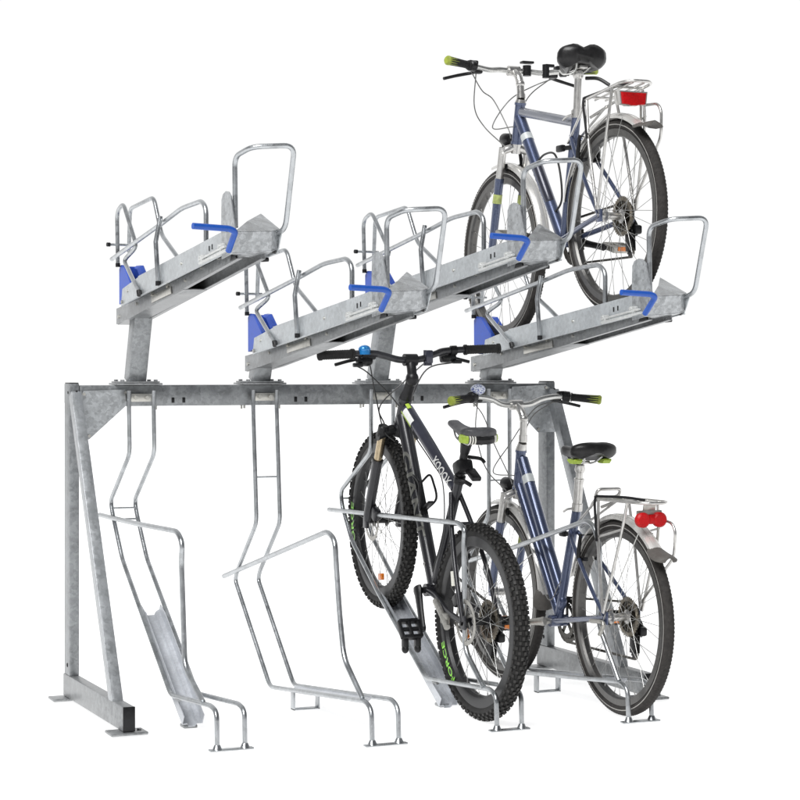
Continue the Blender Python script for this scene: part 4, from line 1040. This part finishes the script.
    make_wheel(root, OFF, p3(fa), Rw, .053, 'mtb', M['rim_black'], hub=(.050, .012), front=True, steer=math.radians(-3.0),
               blocks=[(math.radians(-96), M['orange'], .225, .045)], decal=[('FORCE', math.radians(-9), .042)])
    make_wheel(root, OFF, p3(ra), Rw, .053, 'mtb', M['rim_black'], hub=(.068, .012), front=False,
               blocks=[(math.radians(-26), M['orange'], .105, .055)], decal=[('FORCE', math.radians(-38), .036)])
    # rear caliper
    b = B(); b.box((X-.060, ra[0]+.055, ra[1]+.075), (.034, .055, .045), Matrix.Rotation(-.5, 3, 'X'), .010); b.build('disc_caliper', M['black_plastic'], frame)
    # --- stem, bars
    cl = (-.303, 1.288); b = B(); s1 = (-.322, 1.215)
    b.tube([p3(ht), p3((ht[0]*.6+s1[0]*.4, ht[1]*.6+s1[1]*.4)), p3(s1)], [.0265, .021, .0205], 18)
    b.tube(spline([p3((s1[0], s1[1]-.012)), p3((s1[0]+.004, s1[1]+.035)), p3(cl)], 5), .0185, 14); b.ball(p3(s1), .025, (1, 1.1, 1.2)); b.cyl(p3(cl, -.026), p3(cl, .026), .0235, 18); b.box(p3((cl[0]+.018, cl[1])), (.04, .016, .044), None, .005)
    b.build('stem', M['black_plastic'], root)
    roll = lambda x: .030*x
    pts = [(-.378, -.315, 1.316), (-.17, -.292, 1.318), (-.11, -.295, 1.308), (-.05, cl[0], cl[1]+.003), (0, *cl), (.05, cl[0], cl[1]+.003), (.11, -.295, 1.308), (.17, -.290, 1.320), (.378, -.307, 1.322)]
    pts = [(X+x, y, z+roll(x)) for x, y, z in pts]
    b = B(); b.tube(spline(pts, 8), .0130, 14); bar = b.build('handlebar', M['black_paint'], root)
    for s in (-1, 1):
        A = Vector(pts[-1 if s > 0 else 0]); I = Vector(pts[-2 if s > 0 else 1]); d = (A-I).normalized(); q = A-d*.145
        b = B(); rr = [.0205, .0205, .0165]; pp = [q, q+d*.010, q+d*.011]
        for k in range(12): pp += [q+d*(.014+k*.010), q+d*(.018+k*.010), q+d*(.021+k*.010)]; rr += [.0172, .0178, .0168]
        pp += [A-d*.008, A-d*.007, A+d*.003, A+d*.005]; rr += [.017, .020, .020, .015]
        b.tube(pp, rr, 18); b.build('grip', M['rubber_grip'], bar)
        c = q-d*.045; b = B(); b.tube([c-d*.012, c+d*.012], .0185, 14); b.box(c+Vector((-s*.012, .026, -.028)), (.058, .050, .032), Matrix.Rotation(-.4, 3, 'X'), .011); b.box(c+Vector((s*.020, .012, -.044)), (.034, .034, .016), None, .006)
        b.ball(c+Vector((-s*.02, .02, -.03)), .021, (1.2, 1, .9)); b.build('gear_shifter', M['black_plastic'], bar)
        brake_lever(bar, OFF, q-d*.075, s, .006, .06, M['black_plastic'])
    b = B(); c = Vector((X-.190, -.296, 1.340+roll(-.19))); b.ball(c+Vector((0, -.006, -.006)), .023, (1.05, 1, .72)); b.tube([c+Vector((0, -.004, -.026)), c+Vector((0, -.004, -.012))], .0235, 16); bell = b.build('bell', M['cyan_bell'], bar)
    b = B(); c = Vector((X+.075, cl[0]+.002, cl[1]+.012)); b.tube([c+Vector((0, 0, -.034)), c+Vector((0, 0, .026))], .017, 14); b.box(c+Vector((0, -.012, .0)), (.03, .02, .052), None, .006); b.build('lamp_bracket', M['slate_paint'], bar)
    cab = B(); L0 = Vector((X-.215, -.25, 1.290)); R0 = Vector((X+.215, -.25, 1.300)); hv = Vector(p3(hb)); tv = Vector(p3(ht))
    cab.tube(spline([L0, L0+Vector((.08, .05, .0)), tv+Vector((-.09, .10, .03)), tv+Vector((-.07, .06, -.12)), hv+Vector((-.03, -.02, -.06))], 9), .0027, 8)
    cab.tube(spline([L0+Vector((0, 0, -.02)), L0+Vector((.07, .03, -.05)), tv+Vector((-.05, .06, .02)), tv+Vector((-.030, .0, -.03))], 9), .0027, 8)
    cab.tube(spline([R0, R0+Vector((-.07, .05, .0)), tv+Vector((.02, .10, .05)), tv+Vector((-.07, .10, -.04)), hv+Vector((-.04, .05, -.04)), Vector(p3((fa[0]-.05, fa[1]+.05), -.07))], 9), .0027, 8)
    cab.tube(spline([R0+Vector((0, 0, -.02)), R0+Vector((-.10, .05, -.05)), tv+Vector((.03, .04, -.02))], 9), .0027, 8)
    tw = [Vector(p3(tt0)), Vector(p3(tt1))]
    cab.tube(spline([tw[0]+(tw[1]-tw[0])*t+Vector((-.012, .014+.01*math.sin(t*9), -.026)) for t in (.05, .3, .6, .85)]+[Vector(p3((-.66, .66), -.022)), Vector(p3((-.58, .50), -.03))], 6), .0024, 8)
    cab.build('brake_cable', M['cable_black'], bar)
    # --- seat post, saddle
    pt = (-.812, .985); b = B(); b.tube([p3(st), p3(pt)], .0152, 16); sv, pv = Vector(p3(st)), Vector(p3(pt)); du = (pv-sv).normalized()
    b.tube([sv-du*.012, sv+du*.016], .0215, 16); b.tube([pv-du*.04, pv], [.017, .022], 14); b.bar(pv+Vector((0, .04, .018)), pv+Vector((0, -.04, .002)), .034, .014)
    b.tube(spline([pv-du*.055+Vector((.01, -.02, 0)), pv-du*.06+Vector((.03, -.08, 0)), pv-du*.075+Vector((.04, -.10, 0))], 4), .007, 8)
    b.tube(spline([sv+Vector((-.02, -.01, 0)), sv+Vector((.0, -.035, -.004)), sv+Vector((.025, -.05, -.02))], 4), .008, 8)
    b.build('seat_post', M['black_plastic'], root)
    b = B(); c = sv+du*.052; b.box(c+Vector((0, -.008, 0)), (.062, .062, .048), Matrix.Rotation(-.35, 3, 'X'), .012); b.box(c+Vector((.018, -.06, -.026)), (.038, .07, .018), Matrix.Rotation(.5, 3, 'X'), .006); b.build('seat_post_lamp_mount', M['black_plastic'], root)
    b = B(); sc_ = (-.830, 1.025); ph = .20; make_saddle(b, p3(sc_), .27, .072, ph, .004, .046, .024); sad = b.build('saddle', M['saddle_grey'], root, 60)
    # rear bumper of the saddle: lime corner, white bars, black middle
    Rm = Matrix.Rotation(ph, 3, 'X')
    def bump(x0, x1, mat, name, rr=.0155, nk=4):
        m = B(); rings = []
        for i in range(nk+1):
            x = x0+(x1-x0)*i/nk; u = x/.074; y = -.124+.040*u*u; ring = []
            for k in range(12):
                a = 2*PI*k/12; v = Rm @ Vector((0, y+rr*.75*math.cos(a), -.002+rr*math.sin(a))); ring.append(Vector(p3(sc_))+v+Vector((x, 0, 0)))
            rings.append(ring)
        m.loft(rings); return m.build(name, mat, sad)
    bump(-.073, -.052, M['lime'], 'saddle_trim'); bump(-.052, .050, M['saddle'], 'saddle_bumper', .0151, 8); bump(.050, .064, M['white_plastic'], 'saddle_trim'); bump(.064, .073, M['lime'], 'saddle_trim')
    for x in (-.049, -.041, -.033): bump(x, x+.004, M['white_plastic'], 'saddle_stripe', .0162, 1)
    b = B(); c = Vector(p3(sc_))
    for s in (-1, 1): b.tube(spline([c+Rm @ Vector((s*.012, .10, -.014)), c+Rm @ Vector((s*.020, .05, -.034)), c+Rm @ Vector((s*.021, -.05, -.034)), c+Rm @ Vector((s*.030, -.09, -.014))], 6), .0038, 8)
    b.build('saddle_rail', M['steel'], sad)
    # --- drivetrain
    crankset(frame, OFF, X, bb, math.radians(-117), .082, 'black_plastic', 'black_plastic', platform=True, fat=1.5, L=.150)
    dn = Vector((0, *rotp(0, -1, pit*.6))); chain_and_derailleur(frame, OFF, X, bb, ra, .080, .055, dn)
    b = B(); c = Vector((X-.066, -.845, .500)); b.tube([c+Vector((0, .004, .026)), c+Vector((0, -.004, -.026))], .010, 14); b.build('stay_reflector', M['white_plastic'], frame)
    # kickstand stub on the left chain stay
    b = B(); b.tube(spline([p3((-.70, .405), -.072), p3((-.80, .352), -.085), p3((-.845, .325), -.092)], 5), .012, 12); b.box(p3((-.80, .352), -.080), (.02, .05, .04), None, .006); b.build('kickstand', M['alloy_dull'], frame)
    return root
mtb = mountain_bike()

# ------------------------------------------------------------------ floor, world, light, camera
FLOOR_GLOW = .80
g = MB(); g.add([(-60, -60, 0), (60, -60, 0), (60, 60, 0), (-60, 60, 0)], [(0, 1, 2, 3)])
fl = g.build('floor', floor_mat()); fl['kind'] = 'structure'

YAW = .4069
wd = bpy.data.worlds.new('World'); sc.world = wd; wd.use_nodes = True
nt = wd.node_tree; N, L = nt.nodes.new, nt.links.new; bg = nt.nodes['Background']
tc = N('ShaderNodeTexCoord')
# a white backdrop behind the rack, a dimmer studio on the camera's side
dot = N('ShaderNodeVectorMath'); dot.operation = 'DOT_PRODUCT'; dot.inputs[1].default_value = (math.sin(YAW), math.cos(YAW), 0)
L(tc.outputs['Generated'], dot.inputs[0])
rp = N('ShaderNodeValToRGB'); e = rp.color_ramp.elements
e[0].position = .53; e[0].color = (.11, .115, .125, 1); e[1].position = .88; e[1].color = (1, 1, 1, 1)
mr = N('ShaderNodeMapRange'); mr.inputs['From Min'].default_value = -1; mr.inputs['From Max'].default_value = 1
L(dot.outputs['Value'], mr.inputs['Value']); L(mr.outputs['Result'], rp.inputs['Fac'])
L(rp.outputs['Color'], bg.inputs['Color']); bg.inputs['Strength'].default_value = 1.02

def lamp(name, energy, direction, angle):
    l = bpy.data.lights.new(name, 'SUN'); l.energy = energy; l.angle = math.radians(angle)
    o = bpy.data.objects.new(name, l); COL.objects.link(o); o.rotation_euler = Vector(direction).to_track_quat('-Z', 'Y').to_euler(); o.location = (-3, -5, 6)
lamp('key_softbox', 3.5, (.66, .52, -.88), 32)

cam = bpy.data.cameras.new('camera'); co = bpy.data.objects.new('camera', cam); COL.objects.link(co)
co.location = (-1.8588, -7.4477, 1.2669); co.rotation_euler = (PI/2, 0, -YAW)
cam.sensor_width = 36; cam.lens = 2021.82/800*36; cam.shift_y = -(400-365.39)/800; cam.clip_end = 500
sc.camera = co
sc.view_settings.view_transform = 'Standard'; sc.view_settings.look = 'None'; sc.view_settings.exposure = 0
